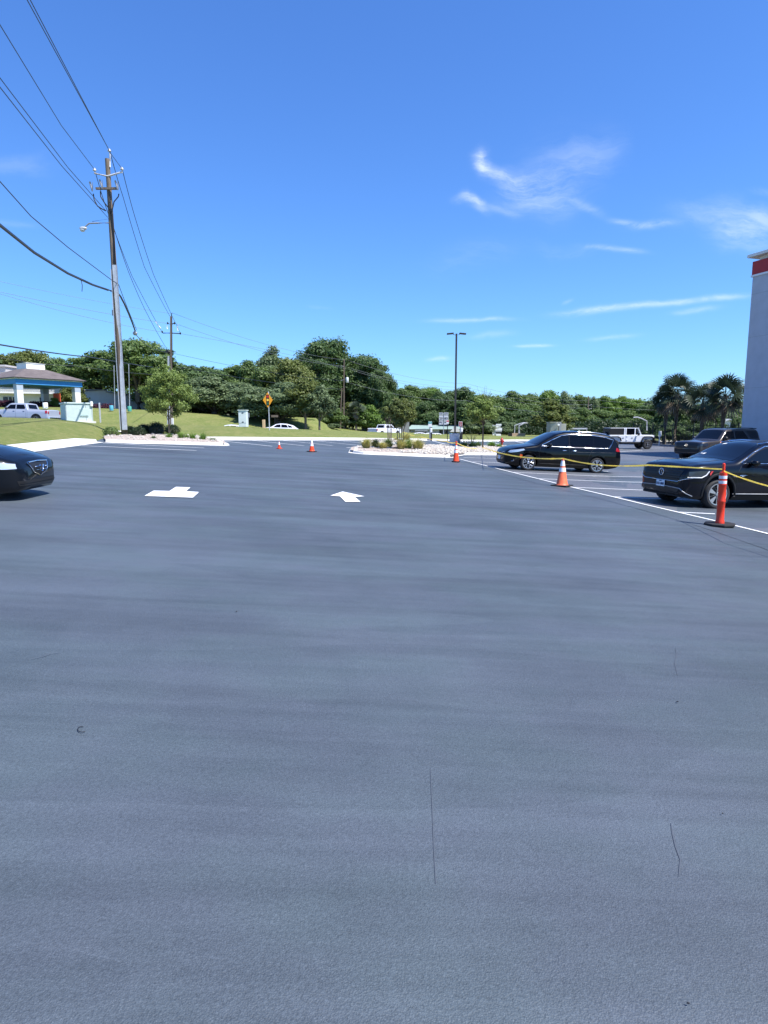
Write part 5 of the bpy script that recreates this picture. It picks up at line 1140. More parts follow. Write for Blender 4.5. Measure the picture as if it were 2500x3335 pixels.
mb = MB(); mb.tube([l3(1111, 1192), l3(1121, 1195)], .04, 5); mb.tube([l3(1110, 1240), l3(1130, 1232)], .04, 5); mb.build('bracket', M['galv'], r3)
simple_pole('utility_pole', (1107, 1113), 1401, 1264, 110, .15, 'short leaning pole left of the slender grey one', 'wood')
Y4 = 150
r4, o4, _ = simple_pole('utility_pole', (1916, 1916), 1410, 1291, Y4, .17, 'distant slim pole with small side arms above the beige tank', 'wood')
mb = MB()
for v in (1318, 1330, 1342): mb.tube([P(1916, v+3, Y4)-o4, P(1926, v, Y4)-o4], .06, 5); 
mb.build('bracket', M['white'], r4)
# wires
def wire(label, pts, r=.02, sag=0, m='wirem', name='overhead_wire', n=18):
    """pts: (u, v, depth) stations; the wire hangs between them"""
    Q = [P(*p) if isinstance(p, tuple) else p for p in pts]; R_ = []
    for a, b in zip(Q, Q[1:]):
        for i in range(n): t = i/n; q = a.lerp(b, t); q.z -= sag*4*t*(1-t); R_.append(q)
    R_.append(Q[-1]); o0 = R_[0]; mb = MB(); mb.tube([q-o0 for q in R_], r, 5); o = mb.build(name, M[m], smooth=60); o.location = o0; return tag(o, label, 'wire')
M['wirem'] = mat('dark wire', (.03, .035, .045), .5); M['wirepale'] = mat('bright aluminium wire', (.16, .17, .19), .6)
def ext(a, b, yend):   # carry the line on past the picture edge to the next pole behind
    a = P(*a); b = P(*b); k = (yend-a.y)/(b.y-a.y); return a.lerp(b, k)
wire('top wire running from the near pole top out of the upper left', [(355,489,Y1), ext((355,489,Y1),(88,0,26),-5)], .020, 0)
wire('wire from the right insulator of the near pole, passing just under the top wire', [(397,550,Y1), (362,503,36), ext((362,503,36),(98,0,24),-5)], .018, 0, n=12)
wire('wire from the left insulator of the near pole to the left picture edge', [(308,553,Y1), (200,410,34), (0,82,24), ext((200,410,34),(0,82,24),-3)], .018, 0, n=8)
wire('upper one of the close wire pair reaching the near pole below its fuses', [(344,686,Y1), (220,545,34), (0,255,24), ext((220,545,34),(0,255,24),0)], .018, 0, n=8)
wire('lower one of the close wire pair reaching the near pole below its fuses', [(350,708,Y1), (200,540,32), (0,285,23), ext((200,540,32),(0,285,23),0)], .018, 0, n=8)
wire('single wire meeting the near pole at its sleeve top', [(386,927,Y1), (360,910,40), (220,805,33), (100,704,29), (0,592,25), ext((100,704,29),(0,592,25),2)], .022, 0, n=6)
wire('thick black bundled cable sagging to the near pole from the left edge', [(362,948,Y1), (300,927,38), (220,890,34), (110,822,29), (0,734,25), ext((110,822,29),(0,734,25),4)], .065, 0, n=6)
wire('short tail dangling from the thick cable', [(264,912,36), (268,930,36), (267,950,36)], .02, name='dangling_wire', n=3)
wire('thick cable dropping from the near pole toward the brown pole', [(378,948,Y1), (392,965,43), (405,990,46), (420,1025,50), (430,1050,53), (440,1078,56)], .06, 0, n=5)
mb = MB(); q = P(440, 1086, 56); mb.blob((0, 0, 0), (.18, .18, .2), 1, 2, .15); o = mb.build('cable_closure', M['grey']); o.location = q; tag(o, 'small grey closure at the end of the drooping cable', 'cable box')
wire('thin cable going on from the closure to the brown pole', [(444,1092,56), (470,1120,60), (500,1138,66), (547,1150,Y2)], .03, 0, n=4)
wire('guy wire from the sleeve top down to the closure', [(386,927,Y1), (445,1075,56)], .02, .1)
wire('long wire from the near pole top to the brown pole top', [(358,495,Y1), (400,640,46), (470,870,56), (553,1030,Y2)], .02, .1, n=6)
wire('long wire from the right insulator to the crossarm of the brown pole', [(398,552,Y1), (440,710,47), (500,895,57), (587,1085,Y2)], .02, .1, n=6)
wire('long wire from the left insulator passing behind the near pole to the brown pole', [(309,556,Y1), (350,690,44), (430,900,54), (528,1082,Y2)], .02, .1, n=6)
wire('lower wire from the near pole to the splice case of the brown pole', [(368,735,Y1), (420,890,50), (475,1015,60), (545,1140,Y2)], .02, .1, n=6)
wire('top wire from the brown pole to the slender grey pole', [(560,1019,Y2), (1120,1172,Y3)], .018, .8, 'wirepale')
wire('second wire from the brown pole to the slender grey pole', [(568,1053,Y2), (1121,1193,Y3)], .018, .8, 'wirepale')
wire('third wire from the brown pole to the slender grey pole', [(588,1087,Y2), (1119,1200,Y3)], .018, -.3, 'wirepale')
wire('low wire from the brown pole to the transformer of the grey pole', [(560,1150,Y2), (1120,1240,Y3)], .018, .5)
wire('lowest wire from the pale stub to the short leaning pole', [(550,1165,74), (600,1198,80), (1112,1268,110)], .03, .4)
wire('pale wire crossing from the left edge to the brown pole top', [ext((560,1022,Y2),(0,917,60),50), (0,917,60), (560,1022,Y2)], .012, .15, 'wirepale')
wire('upper of two bright wires from the left edge behind the near pole', [ext((546,1054,Y2),(0,951,60),50), (0,951,60), (546,1054,Y2)], .016, .15, 'wirepale')
wire('lower of two bright wires from the left edge behind the near pole', [ext((530,1082,Y2),(0,957,60),50), (0,957,60), (530,1082,Y2)], .016, .3, 'wirepale')
wire('upper dark service wire crossing above the canopy roof', [(-320,1082,16), (0,1123,28), (290,1163,46), (560,1205,96)], .035, .05)
wire('lower dark service wire crossing the roof box', [ext((250,1192,86),(0,1165,78),50), (0,1165,78), (250,1192,86), (540,1222,98)], .03, .2)
for k, (v0, v1, lab) in enumerate([(1170,1305,'top wire from the slender grey pole towards the distant slim pole'),(1193,1318,'second wire from the slender grey pole towards the distant slim pole'),(1198,1330,'third wire from the slender grey pole towards the distant slim pole'),(1242,1345,'lowest wire from the slender grey pole towards the distant slim pole')]):
    wire(lab, [(1121, v0, Y3), (1520, [1250,1262,1272,1305][k], 130), (1916, v1, Y4)], .02, .9, 'wirepale')
for k, (v0, v1, lab) in enumerate([(1300,1312,'wire leaving the distant slim pole over the right woods, upper'),(1322,1326,'wire leaving the distant slim pole over the right woods, lower')]): wire(lab, [(1916, v0, Y4), (2420, v1, 160)], .02, .9, 'wirepale')
# parking lot lamp post on its concrete base
b = G(1479, 1459, .1); zt = P(1484, 1087, b.y).z
lp = empty('parking_lot_lamp', (b.x, b.y, b.z), 0, 'dark twin headed parking lot lamp post on a round concrete base', 'lamp post')
H = P(1480, 1412, b.y).z-b.z; mb = MB(); mb.lathe([(.40, -.2), (.40, H-.02), (.38, H), (.001, H)], (0, 0, 0), 'Z', 32); mb.build('concrete_base', mat('grey painted concrete', (.50, .54, .60), .8, var=.12, vs=3, bump=.2, bs=30), lp, smooth=40)
mb = MB(); mb.box((.03, 0, H+(zt-b.z-H)/2), (.13, .13, zt-b.z-H)); mb.box((.03, 0, H+.02), (.3, .3, .04)); brn = mat('dark bronze metal', (.045, .045, .043), .5, .3); mb.build('post', brn, lp)
for sg in (-1, 1):
    mb = MB(); mb.tube([(.03, 0, zt-b.z-.12), (.03+sg*.25, 0, zt-b.z-.05)], .03, 6); mb.box((.03+sg*.48, 0, zt-b.z+.0), (.52, .34, .10), M=Matrix.Rotation(sg*R(5), 3, 'Y')); mb.build('lamp_head', brn, lp, bevel=.02)
mb = MB(); k = 50/F; mb.box((-.30, -.12, H+.01), (.22, .3, .035)); mb.build('blue_rag', mat('pale blue cloth', (.15, .42, .5), .9), lp, bevel=.01)
mb = MB(); mb.tube([(.42, -.18, H+.05), (.44, -.2, H*.6), (.36, -.26, H*.35), (.43, -.2, 0)], .03, 6); mb.build('conduit', M['black'], lp, smooth=50)
# distant lamps and signal masts
def mast(name, pts, Y, r, label, cat='street lamp', m='galv'):
    o0 = P(*pts[0], Y); mb = MB(); mb.tube([P(u, v, Y)-o0 for u, v in pts], r, 6); o = mb.build(name, M[m], smooth=50); o.location = o0; return tag(o, label, cat)
mast('signal_mast', [(1675, 1413), (1676, 1386), (1695, 1379), (1706, 1377), (1712, 1378)], 120, .09, 'thin grey signal mast behind the raw wood fence, left of the two', 'mast')
mast('signal_mast', [(1690, 1413), (1690, 1387), (1707, 1378), (1720, 1379)], 116, .12, 'bright grey mast with an arm behind the raw wood fence, right of the two', 'mast')
mast('street_lamp', [(2106, 1402), (2106, 1372), (2088, 1363), (2075, 1359), (2062, 1360)], 64, .06, 'grey lamp post with a long arm reaching left before the dark hedge', 'street lamp')
for (u, v0, v1, Y, lab) in [(374, 1330, 1190, 88, 'thin flagpole left of the near pole, beside the green barrel'), (422, 1322, 1186, 88, 'thin flagpole right of the near pole')]: mast('flagpole', [(u, v0), (u-3, v1)], Y, .05, lab, 'flagpole')
# ================================================================ signs, boxes, small street things
def plane_sign(root, name, m, c, w, h, t=.02, M_=None): mb = MB(); mb.box(c, (w, t, h), M=M_); return mb.build(name, m, root, bevel=.004)
s_ = obj_at(873, 57); b = P(877, 1390, 57); k = 57/F
sg_ = empty('signal_ahead_sign', b, 0, 'yellow orange diamond sign with a red yellow and green traffic light picture', 'road sign')
mb = MB(); mb.tube([(0, 0, -.4), (-.02, 0, 3.1)], .05, 8); mb.build('post', M['galv'], sg_)
cz = (P(872, 1303, 57)-b).z; cx_ = (P(872, 1303, 57)-b).x
yel = mat('orange yellow sign', (.80, .33, .015), .45); a = .46
mb = MB(); mb.prism([(0, -.68), (.44, 0), (0, .68), (-.44, 0)], .02, Matrix.Translation((cx_, -.06, cz)) @ Matrix.Rotation(R(90), 4, 'X')); mb.build('sign_panel', yel, sg_)
mb = MB(); mb.box((cx_, -.092, cz), (.24, .012, .92)); sbk = mb.build('signal_symbol', M['black'], sg_)
for dz, col in ((.30, (.55, .02, .02)), (0, (.85, .6, .1)), (-.30, (.03, .12, .05))):
    mb = MB(); mb.lathe([(.001, .01), (.10, .01), (.10, 0)], (cx_, -.10, cz+dz), 'Y', 20); mb.build('signal_disc', mat('disc', col, .4), sbk)
def cabinet(name, u0, u1, vt, vb, Y, depth, m, label, rz=0, cat='utility cabinet'):
    a = P(u0, vb, Y); c_ = P(u1, vb, Y); t = P(u0, vt, Y); w = c_.x-a.x; h = t.z-a.z; o0 = Vector(((a.x+c_.x)/2, Y, a.z)); root = empty(name, o0, rz, label, cat)
    mb = MB(); mb.box((0, depth/2, h/2-.05), (w, depth, h+.1)); mb.build('case', m, root, bevel=.02); return root, w, h
palegreen = mat('pale grey green paint', (.62, .69, .69), .5, var=.06, vs=3); darkgreen = mat('green cabinet paint', (.50, .60, .58), .5, var=.05, vs=3)
r_, w, h = cabinet('utility_cabinet', 777, 802, 1337, 1387, 57.5, .8, palegreen, 'tall narrow pale cabinet with two vents on the bank crest')
mb = MB(); mb.box((0, .4, h+.02), (w+.12, .92, .06)); mb.build('lid', palegreen, r_, bevel=.01)
for z in (h*.84, h*.25): mb = MB(); mb.box((.04, -.01, z), (.16, .02, .07)); mb.build('vent', M['black'], r_)
mb = MB(); mb.box((0, -.006, h*.19), (w*.98, .012, .02)); mb.build('door_gap', M['grey'], r_)
# big pad mounted cabinet at left
Yc = 44.5
a = P(216, 1374, Yc); w = 1.75; c_ = a+Vector((math.cos(R(36)), math.sin(R(36)), 0))*w; h = P(216, 1314, Yc).z-a.z
r_ = empty('pad_cabinet', ((a.x+c_.x)/2, (a.y+c_.y)/2, a.z), R(36), 'large pale green pad mounted cabinet on the left grass bank', 'utility cabinet')
mb = MB(); mb.box((0, 1.0, h/2), (w, 2.0, h)); mb.build('case', darkgreen, r_, bevel=.015)
mb = MB(); mb.box((0, 1.0, h+.03), (w+.12, 2.12, .10)); mb.build('lid', darkgreen, r_, bevel=.02)
mb = MB(); mb.box((0, 1.0, -.02), (w+.3, 2.3, .14)); mb.build('concrete_pad', M['concrete'], r_)
lab_ = mat('lighter panel', (.5, .62, .58), .5)
mb = MB(); mb.box((.30, -.012, h*.55), (.55, .024, .46)); mb.build('meter_window', lab_, r_, bevel=.01)
mb = MB(); mb.box((.30, -.02, h*.55-.29), (.55, .06, .03)); mb.build('window_ledge', lab_, r_)
for x in (-w*.48, w*.25, w*.47): mb = MB(); mb.box((x, -.006, h*.5), (.02, .014, h*.96)); mb.build('door_seam', M['grey'], r_)
mb = MB(); mb.box((w*.5-.06, -.05, h+.0), (.16, .14, .34)); mb.build('corner_hasp', M['white'], r_, bevel=.01)
# posts
def post(name, u, v0, v1, Y, w, m, label, cat='post', sign=None):
    b = P(u, v0, Y); h = P(u, v1, Y).z-b.z; root = empty(name, b, 0, label, cat); mb = MB(); mb.box((0, 0, h/2-.15), (w, w, h+.3)); mb.build('post', m, root, bevel=.008)
    if sign: sw, sh, sm = sign; plane_sign(root, 'sign_panel', sm, (0, -w/2-.015, h-sh/2), sw, sh)
    return root, h
post('wooden_post', 859, 1392, 1367, 60, .24, M['palewood'], 'short thick wooden post between the white cabinet and the yellow sign')
post('small_sign', 808, 1388, 1345, 60, .07, M['galv'], 'small grey sign seen from behind beside the pale cabinet', 'sign', (.32, .42, M['grey']))
post('marker_post', 327, 1376, 1312, 48, .09, M['galv'], 'thin white marker post right of the big green cabinet')
post('marker_post', 562, 1384, 1362, 46, .14, M['white'], 'short white marker post behind the young oak trunk')
post('small_sign', 895, 1380, 1352, 84, .06, M['black'], 'small dark sign on a thin post behind the yellow sign', 'sign', (.9, .28, M['wood']))
post('small_sign', 2146, 1442, 1404, 64, .10, M['galv'], 'small white sign on a pale post in front of the hedge', 'sign', (.30, .55, M['white']))
# charging posts with signs
def charger(u, vb, v_head0, v_head1, vtop, label, sign_label):
    b = G(u, 1436, .14); b = Vector((P(u, vb, b.y+.8).x, b.y+.8, T(P(u, vb, b.y+.8).x, b.y+.8))); k = b.y/F; h = P(u, vtop, b.y).z-b.z
    r = empty('charging_post', b, 0, label, 'charging post'); mb = MB(); mb.box((0, 0, h/2-.1), (8.5*k, .4, h+.2)); mb.build('pedestal', M['black'], r, bevel=.03)
    mb = MB(); z0 = P(u, v_head1, b.y).z-b.z; z1 = P(u, v_head0, b.y).z-b.z; mb.box((.02, -.2, (z0+z1)/2), (7.0*k, .25, z1-z0)); mb.build('plug_unit', M['white'], r, bevel=.07)
    return b, k
b, k = charger(1402, 1427, 1394, 1409, 1391, 'dark charging post with a white plug unit left of the route signs', '')
grn = mat('teal sign paint', (.05, .32, .30), .5)
def flat_sign(u0, u1, v0, v1, Y, m, label, post_u=None, vb=None, border=None, cat='sign', name='parking_sign', pm='galv'):
    c_ = P((u0+u1)/2, (v0+v1)/2, Y); w = P(u1, v0, Y).x-P(u0, v0, Y).x; h = P(u0, v0, Y).z-P(u0, v1, Y).z
    bz = P(u0, vb, Y).z if vb else c_.z-h/2; r = empty(name, (c_.x, Y, bz), 0, label, cat); mb = MB(); mb.tube([(0, .03, -.3), (0, .03, c_.z-bz+h/2-.03)], .04, 6); mb.build('post', M[pm], r)
    o = plane_sign(r, 'sign_panel', m, (0, 0, c_.z-bz), w, h)
    if border: plane_sign(o, 'sign_face', border, (0, -.014, c_.z-bz), w*.82, h*.86, .012)
    return r, c_.z-bz, w, h, o
r, z, w, h, o = flat_sign(1394, 1406, 1373, 1390, 64, M['white'], 'small white and teal parking sign above the left charging post', vb=1428)
plane_sign(r, 'teal_panel', grn, (0, -.015, z+h*.28), w*.94, h*.36, .012); text_mesh('EV', h*.22, M['white'], r, (0, -.024, z+h*.28), (R(90), 0, 0))
charger(1501, 1428, 1393, 1407, 1388, 'dark charging post with a white plug unit under the red sign', '')
r, z, w, h, o = flat_sign(1493, 1505, 1373, 1390, 66, M['white'], 'small red sign with a white border above the right charging post', vb=1430, border=mat('maroon sign', (.30, .02, .03), .5))
for dz, t in ((.22, 'NO'), (-.02, 'PARK'), (-.24, 'ING')): text_mesh(t, h*.18, M['white'], r, (0, -.024, z+h*dz), (R(90), 0, 0))
r, z, w, h, o = flat_sign(1453, 1461, 1369, 1380, 68, M['white'], 'tiny red and white sign on a dark post left of the lamp post', vb=1430, pm='black')
plane_sign(r, 'red_panel', M['orange'] if False else mat('pink red panel', (.6, .1, .12), .5), (0, -.015, z+h*.25), w*.9, h*.4, .012)
# route markers
YR = 96; b = P(1444, 1417, YR); rr = empty('route_sign', b, 0, 'two columns of white highway route signs 20 and 85 with turn arrows on one post', 'road sign')
mb = MB(); mb.tube([(0, .05, -.4), (0, .05, P(1444, 1345, YR).z-b.z)], .06, 6); mb.build('post', M['galv'], rr)
off = mat('sign white', (.55, .56, .62), .6)
for (u0, u1, word, num) in ((1429, 1442, 'EAST', '20'), (1445, 1459, 'SOUTH', '85')):
    cxx = P((u0+u1)/2, 1380, YR).x-b.x; w = (u1-u0)*YR/F
    for (v0, v1, t) in ((1344, 1351, word), (1353, 1370, num), (1372, 1383, 'arrow')):
        z0, z1 = P(u0, v1, YR).z-b.z, P(u0, v0, YR).z-b.z; o = plane_sign(rr, 'sign_panel', off, (cxx, -.02, (z0+z1)/2), w, z1-z0)
        if t == 'arrow':
            s = (z1-z0)*.3; zc2 = (z0+z1)/2; mb = MB(); mb.box((cxx+s*.9, -.04, zc2-s*.1), (s*.4, .015, s*1.9)); mb.box((cxx, -.04, zc2+s*.65), (s*1.8, .015, s*.4)); mb.prism([(-.1*s, s*.9), (-1.1*s, 0), (-.1*s, -s*.9)], .015, Matrix.Translation((cxx-s*.6, -.035, zc2+s*.65)) @ Matrix.Rotation(R(90), 4, 'X')); mb.build('arrow', M['black'], o)
        else: text_mesh(t, (z1-z0)*(.62 if t in ('20', '85') else .7), M['black'], o, (cxx, -.04, (z0+z1)/2-((z1-z0)*.1 if t in ('20', '85') else 0)), (R(90), 0, 0), width=w*.8)
# roadside store sign
YS = 125; b = P(1606, 1421, YS); ss_ = empty('store_sign', b, 0, 'white multi panel roadside sign on two pale posts', 'sign')
for u0, u1, m_ in ((1605, 1604, 'white'), (1611, 1610.5, 'white')): mb = MB(); mb.tube([P(u0, 1423, YS)-b, P(u1, 1385, YS)-b], .16, 8); mb.build('post', M[m_], ss_)
for (u0, u1, v0, v1, t) in ((1614, 1632, 1381, 1386, 'FAMILY'), (1613, 1629, 1387, 1393, 'MART'), (1612, 1634, 1394, 1402.5, ''), (1612, 1633, 1403, 1407.5, '')):
    z0, z1 = P(u0, v1, YS).z-b.z, P(u0, v0, YS).z-b.z; x0, x1 = P(u0, v0, YS).x-b.x, P(u1, v0, YS).x-b.x; o = plane_sign(ss_, 'sign_panel', M['white'] if t or v1 < 1403 else M['grey'], ((x0+x1)/2, -.1, (z0+z1)/2), x1-x0, z1-z0, .12)
    if t == 'MART': text_mesh('RT', (z1-z0)*.8, M['black'], o, ((x0+x1)/2+.3, -.17, (z0+z1)/2), (R(90), 0, 0))
mb = MB(); q = P(1622, 1424, 120); h = P(1622, 1413.5, 120).z-q.z; mb.box((0, .5, h/2), (.95, 1.2, h)); o = mb.build('white_box', M['white'], bevel=.02); o.location = q; tag(o, 'small white utility box under the roadside sign', 'utility box')
# raw wood fence and dark fence
YF = 112; a = P(1667, 1424, YF); c_ = P(1710, 1424, YF); h = P(1667, 1411, YF).z-a.z
fr = empty('wood_fence', a, math.atan2((c_-a).y, (c_-a).x), 'short raw wood picket fence behind the minivan bonnet', 'fence'); w = (c_-a).length; mb = MB()
for i in range(24): mb.box((w*(i+.5)/24, .0, h/2+.02*(i % 3)), (w/24*.86, .03, h))
mb.build('pickets', M['palewood'], fr); mb = MB(); mb.box((w/2, .05, h*.25), (w, .05, .1)); mb.box((w/2, .05, h*.78), (w, .05, .1)); mb.build('rails', M['wood'], fr)
mb = MB(); a = P(1655, 1424, 116); mb.box((.45, 0, .35), (1.0, .08, .75)); o = mb.build('dark_fence_panel', M['black']); o.location = a; tag(o, 'small dark fence panel left of the raw wood fence', 'fence')
# beige tank
YT = 104; a = P(1778, 1420, YT); c_ = P(1833, 1420, YT); h = P(1778, 1376, YT).z-a.z; w = (c_-a).length
tk = empty('steel_tank', ((a.x+c_.x)/2, YT, a.z), 0, 'large beige faceted metal tank beyond the minivan roof', 'tank'); bm_ = mat('beige metal', (.38, .38, .33), .5, .1, var=.06, vs=1)
mb = MB(); mb.prism([(-w/2, 0), (-w/2+.4, -.9), (.2, -1.3), (.2, 1.2), (-w/2+.4, 1.2)], h); mb.build('tank_body', bm_, tk, bevel=.03)
mb = MB(); mb.box((w*.34+.3, .2, h*.45), (w*.30, 1.6, h*.9)); mb.build('side_module', bm_, tk, bevel=.03)
mb = MB(); mb.box((.5, -1.2, h*.55), (.35, .3, h*.9)); mb.build('service_column', M['grey'], tk); mb = MB(); mb.box((-.3, 0, h+.04), (w*.66, 2.4, .08)); mb.build('rim', bm_, tk)
mb = MB(); mb.lathe([(.001, -.1), (.18, -.08), (.18, .08), (.001, .1)], (.15, -1.5, h*.82), 'Y', 16); mb.build('round_light', M['white'], tk)
a = P(1855, 1396, 112); mb = MB(); mb.box((1.4, 0, .0), (3.4, .1, .25)); mb.box((-.1, 0, -.7), (.1, .1, 1.6)); mb.box((3.0, 0, -.7), (.1, .1, 1.6)); o = mb.build('guard_rail_frame', M['galv']); o.location = a; tag(o, 'low pale metal frame between the tank and the white off-roader', 'frame')
# hydrant
b = G(1633, 1456, .12); hy = empty('fire_hydrant', b, R(20), 'red fire hydrant on the stones in front of the minivan nose', 'hydrant'); rd = mat('hydrant red', (.42, .03, .025), .4, coat=.3, var=.1, vs=8); k = b.y/F; s = (P(1633, 1424, b.y).z-b.z)/.80
mb = MB(); mb.lathe([(.17, 0), (.17, .04), (.11, .06), (.11, .48), (.15, .50), (.15, .53), (.13, .55), (.12, .64), (.07, .71), (.03, .73), (.03, .79), (.001, .80)], (0, 0, 0), 'Z', 24); mb.build('barrel', rd, hy, smooth=40)
for a_ in (0, 180, 270):
    d = Vector((math.cos(R(a_)), math.sin(R(a_)), 0)); mb = MB(); mb.tube([d*.08+Vector((0, 0, .42)), d*.19+Vector((0, 0, .42)), d*.19+Vector((0, 0, .42))+d*.03], [.065, .065, .075] if a_ != 270 else [.09, .09, .10], 12); mb.build('outlet', rd, hy, smooth=40)
mb = MB(); mb.lathe([(.17, .5), (.175, .53), (.13, .54)], (0, 0, 0), 'Z', 8); mb.build('flange', rd, hy); hy.scale = (s, s, s)
# ================================================================ cones, delineator, tape
def cone(u, v, vtop, label, tall=False, small=False, m='orange', bands=2, tilt=0):
    b = G(u, v, .012); H = P(u, vtop, b.y).z-b.z; k = 1; r = empty('traffic_cone', b, R(20+u % 40), label, 'traffic cone', 'orange traffic cones on the lot')
    bs = H*(.30 if tall else .52); rb_ = H*(.145 if tall else .20); rt = H*.035
    mb = MB(); hw_ = bs/2*1.12
    if tall: mb.prism([(hw_*math.cos(R(22.5+45*i))*1.25, hw_*math.sin(R(22.5+45*i))*1.25) for i in range(8)], .05); mb.build('base', M['rubber'], r, bevel=.012)
    else: mb.box((0, 0, .02), (hw_*2, hw_*2, .04)); mb.build('base', M['rubber'] if not small else M[m], r, bevel=.012)
    mb = MB(); mb.lathe([(rb_*1.12, .03), (rb_, .07), (rb_*.93, H*.1), (rt*1.15, H*.93), (rt*.5, H*.94), (rt*.5, H*.95)] if not tall else [(rb_*1.1, .04), (rb_, .08), (rt*1.3, H*.86), (rt*.9, H*.87), (rt*.7, H*.93), (rt*1.5, H*.94), (rt*1.5, H*.99), (rt*.6, H)], (0, 0, 0), 'Z', 28); mb.build('cone_body', M[m], r, smooth=40)
    rad = lambda z: rb_*.93+(rt*1.15-rb_*.93)*(z/H-.1)/.83 if not tall else rb_+(rt*1.3-rb_)*(z-.08)/(H*.86-.08)
    for z0, z1 in bands:
        mb = MB(); mb.lathe([(rad(H*z0)+.001, H*z0), (rad(H*z0)+.004, H*z0), (rad(H*z1)+.004, H*z1), (rad(H*z1)+.001, H*z1)], (0, 0, 0), 'Z', 28); mb.build('reflective_band', M['reflect'], r, smooth=40)
    return b, H
cone(909, 1462, 1436, 'small orange cone with one white collar, farthest left', small=True, bands=[(.50, .88)])
cone(1015, 1472, 1427, 'orange cone with a pinkish white collar right of the small one', bands=[(.42, .62), (.66, .90)])
c1, H1 = cone(1484, 1505.5, 1437, 'slim bright orange cone holding the tape at the island corner', tall=True, bands=[(.44, .58), (.62, .80)])
c2, H2 = cone(1829, 1584, 1489, 'scuffed faded orange cone in front of the black minivan', m='orangepale', tall=False, bands=[(.50, .64), (.70, .88)])
b = G(2342, 1713, .012); H = P(2342, 1508, b.y).z-b.z; dl = empty('delineator_post', b, R(12), 'orange red tubular delineator post with two white bands near the right edge', 'delineator')
mb = MB(); w = .30; mb.prism([(w*math.cos(R(22.5+45*i)), w*math.sin(R(22.5+45*i))) for i in range(8)], .05); mb.build('base', M['rubber'], dl, bevel=.015)
ord_ = mat('orange red plastic', (.80, .045, .012), .4, var=.06, vs=8); mb = MB()
mb.lathe([(.085, .04), (.082, .10), (.073, .12), (.073, H*.38), (.078, H*.385), (.078, H*.40), (.073, H*.41), (.073, H*.655), (.078, H*.66), (.07, H*.68), (.070, H*.80), (.073, H*.81), (.068, H*.855), (.03, H*.86), (.026, H*.90), (.03, H*.91), (.026, H*.93), (.028, H*.985), (.001, H)], (0, 0, 0), 'Z', 28); mb.build('tube', ord_, dl, smooth=40)
for z0, z1 in ((.675, .72), (.752, .80)): mb = MB(); mb.lathe([(.070, H*z0), (.075, H*z0), (.075, H*z1), (.070, H*z1)], (0, 0, 0), 'Z', 28); mb.build('reflective_band', M['reflect'], dl, smooth=40)
tape = leafmat('yellow caution tape', (.78, .62, .10), (.85, .80, .42), 14, .45, .4)
def tape_run(label, pts, w=.05, seed=1):
    """twisted ribbon between 3-D points"""
    rg = random.Random(seed); Q = [];
    for a, b, sag in pts:
        n = max(6, int((b-a).length/.22))
        for i in range(n): t = i/n; q = a.lerp(b, t); q.z -= sag*4*t*(1-t); Q.append(q)
    Q.append(pts[-1][1]); o0 = Q[0]; vs = []; th = .3
    for i, q in enumerate(Q):
        th += rg.uniform(-.5, .9); s = Vector((0, math.sin(th)*.5, math.cos(th)*.45+.62)).normalized()*w/2*(.75+.25*rg.random()); vs += [q-o0-s, q-o0+s]
    fs = [(2*i, 2*i+1, 2*i+3, 2*i+2) for i in range(len(Q)-1)]; mb = MB(); mb.add(vs, fs); me = mb.mesh(smooth='raw'); o = link('caution_tape', me, tape); o.location = o0
    md = o.modifiers.new('thick', 'SOLIDIFY'); md.thickness = .002
    return tag(o, label, 'tape')
tp = lambda c_, H_: Vector((c_.x, c_.y, c_.z+H_))
T1 = tp(c1, H1*.93); T2 = tp(c2, H2*.955); T3 = Vector((b.x, b.y, b.z+H*.90)); T3b = Vector((b.x, b.y, b.z+H*.875)); 
tapeg = 'yellow caution tape strung between the cones'
g = G(1568, 1462, .14)
tape_run('yellow tape sagging from the slim cone to the ground by the young oak', [(T1, g, .18)], .065)
tape_run('yellow tape rising from the young oak along the minivan side to the faded cone', [(g, P(1612, 1471, 25.6), 0), (P(1612, 1471, 25.6), T2, .10)], .058, 3)
tape_run('yellow tape from the faded cone across to the delineator post', [(T2, P(2110, 1515, 15.6), .10), (P(2110, 1515, 15.6), T3, .0)], .045, 4)
tape_run('yellow tape from the delineator post out of the right edge', [(T3b, P(2520, 1588, 10.2), .02), (P(2520, 1588, 10.2), P(2900, 1660, 8), .0)], .036, 5)
tape_run('yellow tape from the slim cone across the lamp base to the far island', [(T1, P(1455, 1438, 46), .05), (P(1455, 1438, 46), P(1376, 1424, 60), .05), (P(1376, 1424, 60), P(1312, 1406, 64), .1)], .07, 6)
# ================================================================ buildings at the left
white = mat('white building paint', (.70, .69, .68), .8, var=.05, vs=.6); teal = mat('teal fascia', (.04, .24, .56), .6, var=.05, vs=1); shing = mat('brown shingles', (.105, .085, .082), .9, col2=(.15, .125, .12), vs=1.2, bump=.5, bs=6)
C0 = P(50, 1229, 88); C1 = P(267, 1242, 96); ev = (C0.z+C1.z)/2; ang = math.atan2((C1-C0).y, (C1-C0).x); Lw = math.hypot((C1-C0).x, (C1-C0).y); Dw = 10.0
cn = empty('motel_canopy', (C0.x, C0.y, 0), ang, 'open entrance canopy with brown hip roof, teal fascia and white columns', 'canopy building')
gzc = T(C0.x, C0.y)
mb = MB(); mb.box((Lw/2, Dw/2, ev-.50), (Lw, Dw, .70)); mb.build('fascia', teal, cn)
mb = MB(); mb.box((Lw/2, Dw/2, ev-.10), (Lw+.35, Dw+.35, .10)); mb.build('gutter', M['white'], cn); mb = MB(); mb.box((Lw/2, Dw/2, ev), (Lw+.9, Dw+.9, .10)); mb.build('roof_edge', M['black'], cn)
rz_ = P(95, 1199, 92).z; mb = MB(); e = .45; hw2 = 1.5
